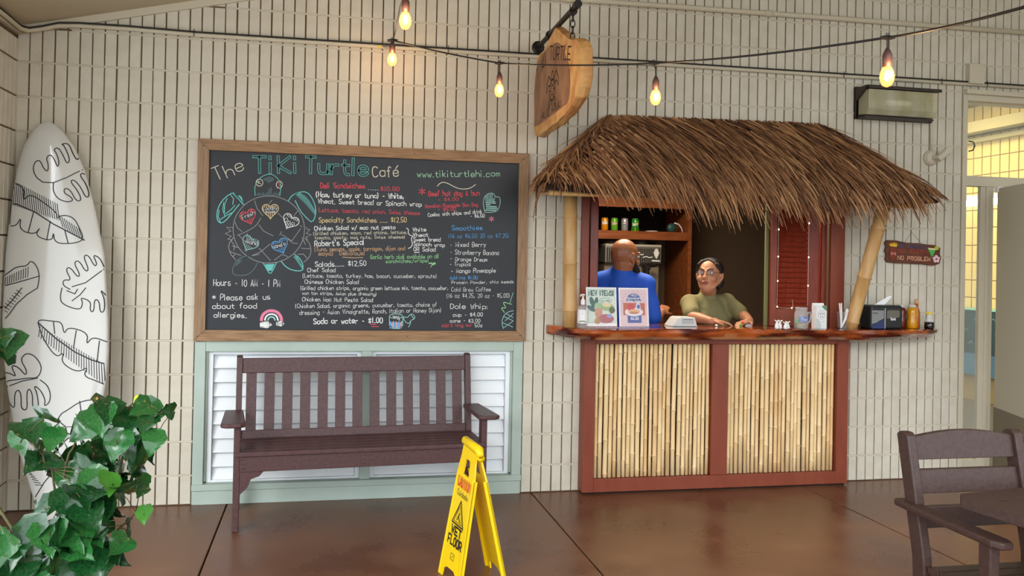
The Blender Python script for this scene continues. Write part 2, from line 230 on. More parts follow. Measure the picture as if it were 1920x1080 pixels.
CHALK_ART=[('shell','grey',0.9,[(1.652,1.681),(1.651,1.653),(1.646,1.627),(1.638,1.601),(1.626,1.576),(1.611,1.553),(1.593,1.532),(1.572,1.514),(1.549,1.498),(1.524,1.486),(1.498,1.476),(1.471,1.471),(1.443,1.468),(1.415,1.469),(1.388,1.474),(1.362,1.482),(1.337,1.494),(1.314,1.508),(1.293,1.525),(1.274,1.545),(1.258,1.567),(1.246,1.591),(1.236,1.616),(1.231,1.642),(1.228,1.669),(1.229,1.696),(1.234,1.722),(1.242,1.748),(1.254,1.772),(1.269,1.795),(1.286,1.816),(1.306,1.834),(1.329,1.85),(1.353,1.863),(1.379,1.872),(1.406,1.879),(1.434,1.881),(1.462,1.881),(1.489,1.876),(1.516,1.868),(1.541,1.857),(1.565,1.843),(1.586,1.826),(1.605,1.806),(1.621,1.784),(1.634,1.76),(1.644,1.734),(1.65,1.708),(1.652,1.681)]),('shell','grey',0.8,[(1.351,1.85),(1.366,1.801),(1.401,1.759)]),('shell','grey',0.8,[(1.454,1.856),(1.438,1.835)]),('shell','grey',0.8,[(1.492,1.776),(1.518,1.751)]),('shell','grey',0.8,[(1.61,1.797),(1.585,1.762)]),('shell','grey',0.8,[(1.239,1.714),(1.253,1.68),(1.281,1.658)]),('shell','grey',0.8,[(1.254,1.634),(1.314,1.662),(1.363,1.695),(1.39,1.744)]),('shell','grey',0.8,[(1.38,1.701),(1.408,1.664),(1.465,1.637)]),('shell','grey',0.8,[(1.515,1.647),(1.577,1.608),(1.629,1.685)]),('shell','grey',0.8,[(1.309,1.647),(1.326,1.625),(1.382,1.603)]),('shell','grey',0.8,[(1.626,1.705),(1.637,1.697)]),('shell','grey',0.8,[(1.514,1.664),(1.504,1.641)]),('shell','grey',0.8,[(1.448,1.586),(1.394,1.537),(1.339,1.51)]),('shell','grey',0.8,[(1.384,1.559),(1.419,1.521),(1.453,1.484)]),('shell','grey',0.8,[(1.475,1.487),(1.52,1.523),(1.555,1.511)]),('shell','grey',0.8,[(1.552,1.62),(1.584,1.595),(1.612,1.593)]),('shell','grey',0.8,[(1.26,1.638),(1.295,1.601),(1.344,1.58)]),('shell','grey',0.8,[(1.385,1.521),(1.339,1.51)]),('head','teal',1,[(1.353,1.881),(1.349,1.93),(1.36,1.965),(1.39,2.001),(1.439,2.02),(1.479,1.999),(1.505,1.959),(1.503,1.913),(1.499,1.885)]),('head','cream',1,[(1.397,1.962),(1.396,1.954),(1.392,1.946),(1.385,1.941),(1.377,1.939),(1.369,1.941),(1.363,1.945),(1.358,1.952),(1.356,1.96),(1.358,1.969),(1.362,1.976),(1.368,1.981),(1.376,1.983),(1.384,1.982),(1.391,1.977),(1.395,1.97),(1.397,1.962)]),('head','cream',1,[(1.514,1.954),(1.512,1.945),(1.508,1.938),(1.503,1.933),(1.496,1.931),(1.488,1.932),(1.482,1.937),(1.478,1.944),(1.477,1.952),(1.478,1.961),(1.482,1.968),(1.488,1.973),(1.495,1.975),(1.502,1.974),(1.508,1.969),(1.512,1.962),(1.514,1.954)]),('head','cream',0.8,[(1.366,1.964),(1.382,1.969),(1.366,1.957),(1.385,1.955)]),('head','red',0.8,[(1.488,1.964),(1.5,1.947),(1.491,1.941)]),('head','faint',1,[(1.362,1.882),(1.364,1.89)]),('head','faint',1,[(1.37,1.882),(1.371,1.896)]),('head','faint',1,[(1.377,1.882),(1.379,1.902)]),('head','faint',1,[(1.385,1.883),(1.387,1.891)]),('head','faint',1,[(1.393,1.883),(1.395,1.897)]),('head','faint',1,[(1.401,1.883),(1.402,1.903)]),('head','faint',1,[(1.408,1.883),(1.41,1.892)]),('head','faint',1,[(1.416,1.884),(1.418,1.898)]),('head','faint',1,[(1.424,1.884),(1.426,1.904)]),('head','faint',1,[(1.432,1.884),(1.433,1.922)]),('head','faint',1,[(1.44,1.884),(1.441,1.928)]),('head','faint',1,[(1.447,1.885),(1.448,1.934)]),('head','faint',1,[(1.455,1.885),(1.457,1.894)]),('head','faint',1,[(1.463,1.885),(1.465,1.9)]),('head','faint',1,[(1.471,1.886),(1.473,1.906)]),('head','faint',1,[(1.479,1.886),(1.481,1.895)]),('head','faint',1,[(1.486,1.886),(1.488,1.901)]),('head','faint',1,[(1.494,1.886),(1.496,1.907)]),('head','faint',1.2,[(1.401,1.979),(1.404,1.987)]),('head','faint',1.2,[(1.409,1.975),(1.412,1.99)]),('head','faint',1.2,[(1.417,1.971),(1.419,1.993)]),('head','faint',1.2,[(1.425,1.967),(1.427,1.997)]),('head','faint',1.2,[(1.433,1.962),(1.435,2.0)]),('head','faint',1.2,[(1.441,1.967),(1.443,1.997)]),('head','faint',1.2,[(1.448,1.972),(1.451,1.995)]),('head','faint',1.2,[(1.456,1.977),(1.458,1.992)]),('flipper','teal',1.4,[(1.288,1.825),(1.265,1.87),(1.224,1.897),(1.178,1.864),(1.146,1.82),(1.131,1.768),(1.135,1.722),(1.157,1.703),(1.186,1.724),(1.218,1.765),(1.261,1.824)]),('flipper','teal',1.2,[(1.224,1.894),(1.271,1.87),(1.286,1.83)]),('flipper','teal',1.2,[(1.189,1.856),(1.176,1.821),(1.175,1.764)]),('flipper','teal',1.2,[(1.183,1.764),(1.212,1.788),(1.236,1.817)]),('flipper','teal',1.2,[(1.154,1.729),(1.186,1.752),(1.218,1.771)]),('flipper','teal',1.2,[(1.227,1.885),(1.26,1.852),(1.283,1.824)]),('flipper','teal',1.2,[(1.144,1.785),(1.14,1.745),(1.154,1.712)]),('flipper','teal',1.2,[(1.17,1.832),(1.166,1.786),(1.178,1.752)]),('flipper','teal',1.2,[(1.21,1.879),(1.227,1.857),(1.223,1.822)]),('flipper','teal',1.4,[(1.552,1.857),(1.571,1.889),(1.61,1.911),(1.658,1.916),(1.69,1.885),(1.714,1.833),(1.72,1.781),(1.7,1.723),(1.665,1.75),(1.624,1.795),(1.592,1.858)]),('flipper','teal',1.1,[(1.591,1.899),(1.61,1.908)]),('flipper','teal',1.1,[(1.599,1.892),(1.617,1.905)]),('flipper','teal',1.1,[(1.606,1.885),(1.624,1.903)]),('flipper','teal',1.1,[(1.614,1.878),(1.63,1.9)]),('flipper','teal',1.1,[(1.622,1.871),(1.637,1.896)]),('flipper','teal',1.1,[(1.63,1.864),(1.644,1.892)]),('flipper','teal',1.1,[(1.638,1.857),(1.65,1.887)]),('flipper','teal',1.1,[(1.646,1.849),(1.657,1.881)]),('flipper','teal',1.1,[(1.654,1.841),(1.664,1.874)]),('flipper','teal',1.1,[(1.662,1.833),(1.671,1.866)]),('flipper','teal',1.1,[(1.67,1.824),(1.677,1.858)]),('flipper','teal',1.1,[(1.678,1.815),(1.684,1.848)]),('flipper','teal',1.1,[(1.685,1.806),(1.691,1.838)]),('flipper','teal',1.1,[(1.693,1.797),(1.698,1.827)]),('flipper','teal',1.1,[(1.701,1.788),(1.705,1.816)]),('flipper','teal',1.1,[(1.709,1.778),(1.712,1.804)]),('fin','faint',1.2,[(1.315,1.51),(1.279,1.502),(1.243,1.467),(1.229,1.422),(1.235,1.394),(1.275,1.388),(1.323,1.395),(1.359,1.431),(1.376,1.469)]),('fin','faint',1.5,[(1.249,1.448),(1.264,1.48)]),('fin','faint',1.5,[(1.256,1.455),(1.27,1.483)]),('fin','faint',1.5,[(1.264,1.461),(1.277,1.487)]),('fin','faint',1.5,[(1.271,1.467),(1.284,1.49)]),('fin','faint',1.5,[(1.278,1.474),(1.29,1.493)]),('fin','faint',1.5,[(1.285,1.48),(1.297,1.496)]),('fin','faint',1.5,[(1.292,1.487),(1.304,1.5)]),('fin','faint',1.5,[(1.299,1.493),(1.31,1.503)]),('fin','faint',1.5,[(1.307,1.5),(1.317,1.506)]),('fin','teal',1.5,[(1.518,1.479),(1.544,1.447),(1.588,1.425),(1.647,1.423),(1.648,1.462),(1.63,1.5),(1.595,1.525)]),('fin','teal',1.1,[(1.592,1.509),(1.611,1.513)]),('fin','teal',1.1,[(1.597,1.502),(1.614,1.506)]),('fin','teal',1.1,[(1.603,1.495),(1.617,1.5)]),('fin','teal',1.1,[(1.608,1.488),(1.621,1.494)]),('fin','teal',1.1,[(1.613,1.481),(1.624,1.487)]),('fin','teal',1.1,[(1.618,1.474),(1.627,1.481)]),('fin','teal',1.1,[(1.623,1.467),(1.63,1.474)]),('fin','teal',1.1,[(1.628,1.46),(1.634,1.468)]),('fin','teal',1.1,[(1.633,1.453),(1.637,1.462)]),('fin','teal',1.1,[(1.639,1.446),(1.64,1.455)]),('fin','teal',1.1,[(1.644,1.439),(1.644,1.449)]),('tail','teal',1.2,[(1.411,1.467),(1.43,1.432),(1.452,1.398),(1.473,1.433),(1.488,1.47)]),('tail','teal',1.3,[(1.423,1.458),(1.475,1.462)]),('tail','teal',1.3,[(1.425,1.453),(1.474,1.457)]),('tail','teal',1.3,[(1.427,1.449),(1.472,1.453)]),('tail','teal',1.3,[(1.429,1.444),(1.47,1.448)]),('tail','teal',1.3,[(1.431,1.44),(1.468,1.444)]),('tail','teal',1.3,[(1.433,1.436),(1.467,1.439)]),('tail','teal',1.3,[(1.435,1.431),(1.465,1.435)]),('tail','teal',1.3,[(1.437,1.427),(1.463,1.43)]),('tail','teal',1.3,[(1.439,1.422),(1.461,1.426)]),('leaf','grey',0.9,[(1.233,1.622),(1.211,1.593),(1.204,1.567),(1.213,1.523),(1.249,1.483)]),('leaf','grey',0.9,[(1.219,1.599),(1.241,1.568),(1.235,1.543)]),('leaf','grey',0.9,[(1.211,1.536),(1.248,1.521),(1.278,1.512)]),('leaf','grey',0.9,[(1.23,1.501),(1.242,1.518)]),('leaf','grey',0.9,[(1.225,1.568),(1.265,1.559)]),('leaf','grey',0.9,[(1.655,1.626),(1.684,1.598),(1.696,1.553),(1.686,1.508),(1.652,1.478)]),('leaf','grey',0.9,[(1.635,1.564),(1.688,1.562)]),('leaf','grey',0.9,[(1.659,1.588),(1.64,1.629)]),('leaf','grey',0.9,[(1.614,1.525),(1.648,1.529),(1.67,1.504)]),('grass','grey',0.8,[(1.227,1.68),(1.19,1.683),(1.215,1.659),(1.183,1.643),(1.219,1.628),(1.199,1.609),(1.227,1.605)]),('grass','grey',0.8,[(1.66,1.697),(1.666,1.683),(1.684,1.681),(1.664,1.656),(1.695,1.65),(1.661,1.633),(1.673,1.619)]),('heart','red',1.1,[(1.31,1.767),(1.31,1.769),(1.31,1.776),(1.313,1.784),(1.319,1.793),(1.329,1.797),(1.34,1.797),(1.35,1.792),(1.357,1.782),(1.358,1.77),(1.355,1.757),(1.349,1.743),(1.343,1.73),(1.337,1.719),(1.335,1.71),(1.334,1.704),(1.335,1.702),(1.334,1.704),(1.33,1.707),(1.322,1.712),(1.311,1.717),(1.297,1.722),(1.284,1.727),(1.273,1.735),(1.266,1.745),(1.265,1.756),(1.269,1.767),(1.277,1.776),(1.287,1.779),(1.297,1.778),(1.305,1.773),(1.309,1.769),(1.31,1.767)]),('heart','red',0.9,[(1.291,1.725),(1.291,1.725)]),('heart','red',0.9,[(1.275,1.768),(1.279,1.757)]),('heart','red',0.9,[(1.301,1.729),(1.305,1.721)]),('heart','red',0.9,[(1.285,1.773),(1.289,1.761)]),('heart','red',0.9,[(1.311,1.734),(1.318,1.716)]),('heart','red',0.9,[(1.295,1.777),(1.299,1.766)]),('heart','red',0.9,[(1.321,1.738),(1.331,1.712)]),('heart','red',0.9,[(1.331,1.742),(1.338,1.725)]),('heart','red',0.9,[(1.315,1.785),(1.319,1.774)]),('heart','red',0.9,[(1.341,1.746),(1.345,1.737)]),('heart','red',0.9,[(1.325,1.789),(1.329,1.778)]),('heart','red',0.9,[(1.351,1.75),(1.352,1.75)]),('heart','red',0.9,[(1.335,1.794),(1.339,1.782)]),('heart','yellow',1.1,[(1.445,1.808),(1.445,1.811),(1.448,1.817),(1.453,1.824),(1.462,1.83),(1.473,1.831),(1.483,1.826),(1.491,1.818),(1.494,1.807),(1.492,1.795),(1.484,1.783),(1.474,1.772),(1.463,1.762),(1.455,1.753),(1.449,1.745),(1.447,1.74),(1.447,1.738),(1.446,1.74),(1.444,1.745),(1.438,1.753),(1.429,1.761),(1.418,1.77),(1.407,1.781),(1.399,1.792),(1.396,1.803),(1.399,1.815),(1.406,1.824),(1.416,1.829),(1.427,1.828),(1.436,1.824),(1.442,1.817),(1.445,1.81),(1.445,1.808)]),('heart','yellow',0.9,[(1.413,1.776),(1.413,1.775)]),('heart','yellow',0.9,[(1.412,1.823),(1.412,1.81)]),('heart','yellow',0.9,[(1.424,1.776),(1.424,1.767)]),('heart','yellow',0.9,[(1.423,1.823),(1.423,1.811)]),('heart','yellow',0.9,[(1.435,1.777),(1.435,1.758)]),('heart','yellow',0.9,[(1.434,1.823),(1.434,1.811)]),('heart','yellow',0.9,[(1.446,1.777),(1.446,1.749)]),('heart','yellow',0.9,[(1.457,1.777),(1.457,1.759)]),('heart','yellow',0.9,[(1.456,1.824),(1.456,1.812)]),('heart','yellow',0.9,[(1.468,1.778),(1.468,1.768)]),('heart','yellow',0.9,[(1.467,1.824),(1.467,1.812)]),('heart','yellow',0.9,[(1.479,1.778),(1.479,1.777)]),('heart','yellow',0.9,[(1.478,1.825),(1.478,1.813)]),('heart','white',1.1,[(1.573,1.744),(1.575,1.746),(1.58,1.75),(1.588,1.754),(1.598,1.754),(1.608,1.75),(1.616,1.741),(1.619,1.729),(1.616,1.717),(1.608,1.708),(1.596,1.702),(1.582,1.697),(1.568,1.694),(1.556,1.69),(1.548,1.686),(1.543,1.683),(1.542,1.681),(1.543,1.683),(1.543,1.689),(1.541,1.698),(1.537,1.71),(1.532,1.724),(1.527,1.738),(1.525,1.752),(1.528,1.764),(1.535,1.773),(1.546,1.777),(1.558,1.776),(1.567,1.771),(1.573,1.762),(1.575,1.753),(1.574,1.746),(1.573,1.744)]),('heart','white',0.9,[(1.53,1.731),(1.53,1.731)]),('heart','white',0.9,[(1.551,1.773),(1.546,1.762)]),('heart','white',0.9,[(1.54,1.726),(1.536,1.717)]),('heart','white',0.9,[(1.561,1.768),(1.555,1.757)]),('heart','white',0.9,[(1.55,1.721),(1.541,1.704)]),('heart','white',0.9,[(1.571,1.763),(1.565,1.752)]),('heart','white',0.9,[(1.559,1.716),(1.547,1.691)]),('heart','white',0.9,[(1.569,1.711),(1.561,1.694)]),('heart','white',0.9,[(1.59,1.752),(1.585,1.741)]),('heart','white',0.9,[(1.579,1.705),(1.575,1.697)]),('heart','white',0.9,[(1.6,1.747),(1.594,1.736)]),('heart','white',0.9,[(1.589,1.7),(1.588,1.7)]),('heart','white',0.9,[(1.61,1.742),(1.604,1.731)]),('heart','tealw',1.1,[(1.336,1.602),(1.337,1.604),(1.342,1.609),(1.35,1.613),(1.361,1.613),(1.371,1.608),(1.378,1.599),(1.381,1.587),(1.379,1.576),(1.371,1.566),(1.359,1.56),(1.345,1.555),(1.33,1.552),(1.318,1.548),(1.31,1.544),(1.305,1.54),(1.304,1.539),(1.305,1.541),(1.305,1.547),(1.303,1.556),(1.299,1.569),(1.293,1.583),(1.289,1.597),(1.287,1.611),(1.29,1.623),(1.297,1.632),(1.308,1.637),(1.32,1.636),(1.329,1.63),(1.335,1.621),(1.337,1.612),(1.336,1.605),(1.336,1.602)]),('heart','tealw',0.9,[(1.292,1.59),(1.292,1.59)]),('heart','tealw',0.9,[(1.313,1.633),(1.308,1.621)]),('heart','tealw',0.9,[(1.302,1.585),(1.297,1.576)]),('heart','tealw',0.9,[(1.323,1.627),(1.317,1.616)]),('heart','tealw',0.9,[(1.312,1.579),(1.303,1.562)]),('heart','tealw',0.9,[(1.333,1.622),(1.327,1.611)]),('heart','tealw',0.9,[(1.322,1.574),(1.309,1.549)]),('heart','tealw',0.9,[(1.331,1.569),(1.323,1.552)]),('heart','tealw',0.9,[(1.353,1.611),(1.347,1.6)]),('heart','tealw',0.9,[(1.341,1.563),(1.337,1.555)]),('heart','tealw',0.9,[(1.362,1.606),(1.357,1.595)]),('heart','tealw',0.9,[(1.351,1.558),(1.351,1.558)]),('heart','tealw',0.9,[(1.372,1.601),(1.367,1.59)]),('heart','blue',1.1,[(1.502,1.592),(1.502,1.595),(1.502,1.601),(1.504,1.61),(1.51,1.619),(1.52,1.624),(1.531,1.624),(1.542,1.62),(1.549,1.61),(1.551,1.598),(1.549,1.585),(1.543,1.571),(1.537,1.557),(1.532,1.545),(1.53,1.536),(1.53,1.53),(1.53,1.528),(1.529,1.53),(1.525,1.533),(1.517,1.538),(1.505,1.542),(1.491,1.546),(1.477,1.551),(1.466,1.559),(1.459,1.568),(1.457,1.58),(1.46,1.591),(1.468,1.6),(1.478,1.604),(1.488,1.603),(1.496,1.599),(1.501,1.594),(1.502,1.592)]),('heart','blue',0.9,[(1.485,1.55),(1.485,1.549)]),('heart','blue',0.9,[(1.466,1.593),(1.471,1.581)]),('heart','blue',0.9,[(1.495,1.554),(1.499,1.545)]),('heart','blue',0.9,[(1.476,1.597),(1.481,1.586)]),('heart','blue',0.9,[(1.505,1.559),(1.512,1.542)]),('heart','blue',0.9,[(1.486,1.602),(1.491,1.591)]),('heart','blue',0.9,[(1.515,1.564),(1.526,1.538)]),('heart','blue',0.9,[(1.525,1.568),(1.532,1.551)]),('heart','blue',0.9,[(1.506,1.611),(1.511,1.6)]),('heart','blue',0.9,[(1.535,1.573),(1.539,1.564)]),('heart','blue',0.9,[(1.516,1.616),(1.521,1.605)]),('heart','blue',0.9,[(1.545,1.578),(1.545,1.577)]),('heart','blue',0.9,[(1.526,1.621),(1.531,1.609)]),('rainbow','pink',5,[(1.407,1.119),(1.408,1.13),(1.411,1.141),(1.416,1.151),(1.423,1.159),(1.432,1.166),(1.442,1.172),(1.453,1.175),(1.465,1.176),(1.477,1.175),(1.488,1.172),(1.499,1.167),(1.508,1.16),(1.515,1.151),(1.521,1.141),(1.525,1.131),(1.526,1.119)]),('rainbow','white',2.6,[(1.428,1.119),(1.429,1.127),(1.432,1.135),(1.436,1.141),(1.442,1.147),(1.449,1.152),(1.457,1.154),(1.466,1.155),(1.474,1.155),(1.482,1.152),(1.49,1.148),(1.496,1.142),(1.5,1.135),(1.503,1.127),(1.505,1.119)]),('rainbow','tealw',2.6,[(1.446,1.119),(1.447,1.125),(1.45,1.13),(1.454,1.134),(1.46,1.137),(1.466,1.138),(1.472,1.137),(1.478,1.135),(1.483,1.13),(1.486,1.125),(1.487,1.119)]),('rainbow','white',1.6,[(1.469,1.09),(1.456,1.081),(1.443,1.07),(1.422,1.075),(1.401,1.077),(1.402,1.089),(1.4,1.101),(1.422,1.104),(1.443,1.109),(1.455,1.099),(1.469,1.09)]),('rainbow','white',2.5,[(1.407,1.098),(1.455,1.097)]),('rainbow','white',2.5,[(1.408,1.089),(1.455,1.09)]),('rainbow','white',2.5,[(1.408,1.08),(1.455,1.082)]),('rainbow','white',1.6,[(1.542,1.097),(1.533,1.09),(1.526,1.082),(1.512,1.086),(1.497,1.087),(1.498,1.097),(1.497,1.106),(1.511,1.108),(1.525,1.112),(1.533,1.104),(1.542,1.097)]),('rainbow','white',2.5,[(1.502,1.104),(1.533,1.103)]),('rainbow','white',2.5,[(1.502,1.097),(1.533,1.097)]),('rainbow','white',2.5,[(1.502,1.09),(1.533,1.091)]),('swash','cream',1.2,[(2.474,1.981),(2.486,1.998),(2.509,2.008),(2.54,2.002),(2.577,1.983),(2.607,1.971),(2.644,1.967),(2.687,1.975),(2.72,2.0)]),('asterisk','red',1.4,[(2.375,1.965),(2.376,1.922)]),('asterisk','red',1.4,[(2.394,1.955),(2.357,1.932)]),('asterisk','red',1.4,[(2.394,1.933),(2.357,1.953)]),('asterisk','pink',1.4,[(2.829,1.797),(2.83,1.766)]),('asterisk','pink',1.4,[(2.843,1.79),(2.816,1.773)]),('asterisk','pink',1.4,[(2.843,1.774),(2.815,1.789)]),('monstera','tealw',1.2,[(2.785,1.823),(2.776,1.862),(2.773,1.898),(2.783,1.929),(2.81,1.948),(2.841,1.948),(2.853,1.922),(2.879,1.929),(2.887,1.899),(2.88,1.859),(2.862,1.831),(2.832,1.824),(2.785,1.823)]),('monstera','tealw',2.0,[(2.787,1.911),(2.845,1.907)]),('monstera','tealw',2.0,[(2.789,1.899),(2.849,1.895)]),('monstera','tealw',2.0,[(2.791,1.887),(2.853,1.884)]),('monstera','tealw',2.0,[(2.793,1.875),(2.818,1.876)]),('monstera','tealw',2.0,[(2.795,1.863),(2.861,1.861)]),('monstera','tealw',2.0,[(2.797,1.851),(2.865,1.85)]),('monstera','tealw',2.0,[(2.799,1.838),(2.869,1.838)]),('monstera','tealw',1.2,[(2.788,1.832),(2.824,1.882),(2.848,1.919)]),('monstera','tealw',1.6,[(2.792,1.935),(2.79,1.899)]),('monstera','tealw',1.6,[(2.804,1.938),(2.803,1.899)]),('monstera','tealw',1.6,[(2.817,1.941),(2.817,1.9)]),('monstera','tealw',1.6,[(2.829,1.944),(2.831,1.9)]),('brace','white',1.2,[(2.282,1.707),(2.295,1.7),(2.293,1.673),(2.307,1.662),(2.322,1.657)]),('brace','white',1.2,[(2.322,1.656),(2.313,1.639),(2.323,1.61),(2.316,1.587),(2.296,1.578)]),('underline','white',1.2,[(2.336,1.553),(2.367,1.554)]),('underline','orange',1,[(1.888,1.514),(1.952,1.511),(2.013,1.514)]),('underline','red',1.2,[(2.068,1.096),(2.104,1.095)]),('underline','red',1.2,[(2.077,1.082),(2.12,1.081)]),('sprout','green',2,[(2.431,1.485),(2.445,1.489),(2.45,1.48),(2.465,1.491),(2.471,1.484),(2.452,1.477)]),('sprout','green',1,[(2.45,1.478),(2.442,1.462)]),('cup','tealw',1.3,[(2.27,1.148),(2.267,1.143),(2.26,1.139),(2.249,1.135),(2.235,1.134),(2.221,1.133),(2.207,1.135),(2.196,1.138),(2.189,1.143),(2.186,1.147),(2.189,1.152),(2.196,1.157),(2.207,1.16),(2.22,1.162),(2.235,1.162),(2.249,1.16),(2.26,1.157),(2.267,1.153),(2.27,1.148)]),('cup','tealw',1.3,[(2.186,1.147),(2.189,1.069),(2.272,1.069),(2.271,1.148)]),('cup','blue',2.2,[(2.195,1.111),(2.193,1.073)]),('cup','pink',2.2,[(2.203,1.105),(2.201,1.073)]),('cup','tealw',2.2,[(2.212,1.112),(2.21,1.073)]),('cup','blue',2.2,[(2.22,1.105),(2.218,1.073)]),('cup','pink',2.2,[(2.229,1.112),(2.227,1.074)]),('cup','tealw',2.2,[(2.237,1.105),(2.235,1.074)]),('cup','blue',2.2,[(2.246,1.112),(2.244,1.074)]),('cup','pink',2.2,[(2.254,1.105),(2.252,1.074)]),('cup','tealw',2.2,[(2.263,1.112),(2.261,1.074)]),('cup','white',1.2,[(2.208,1.148),(2.218,1.138)]),('cup','white',1.2,[(2.22,1.148),(2.229,1.133)]),('cup','white',1.2,[(2.232,1.148),(2.239,1.127)]),('cup','white',1.2,[(2.244,1.148),(2.25,1.122)]),('bottle','tealw',1.2,[(2.277,1.145),(2.3,1.138),(2.313,1.155),(2.329,1.164),(2.349,1.145),(2.343,1.129),(2.322,1.122),(2.313,1.102),(2.294,1.105),(2.277,1.128),(2.277,1.145)]),('bottle','tealw',1.2,[(2.322,1.122),(2.319,1.098),(2.308,1.079)]),('bottle','tealw',1.2,[(2.323,1.155),(2.34,1.133)]),('pineapple','tealw',1.2,[(2.988,1.188),(2.959,1.183),(2.932,1.166),(2.915,1.135),(2.914,1.102),(2.923,1.072)]),('pineapple','tealw',1.1,[(2.925,1.149),(2.989,1.122)]),('pineapple','tealw',1.1,[(2.919,1.109),(2.985,1.082)]),('pineapple','tealw',1.1,[(2.988,1.17),(2.933,1.122)]),('pineapple','tealw',1.1,[(2.989,1.122),(2.927,1.078)]),('pineapple','tealw',1.1,[(2.939,1.169),(2.987,1.143)]),('pineapple','green',1.2,[(2.928,1.176),(2.903,1.209),(2.941,1.202),(2.915,1.245),(2.948,1.237),(2.975,1.23)]),('pineapple','tealw',1,[(2.963,1.24),(2.983,1.305)])]
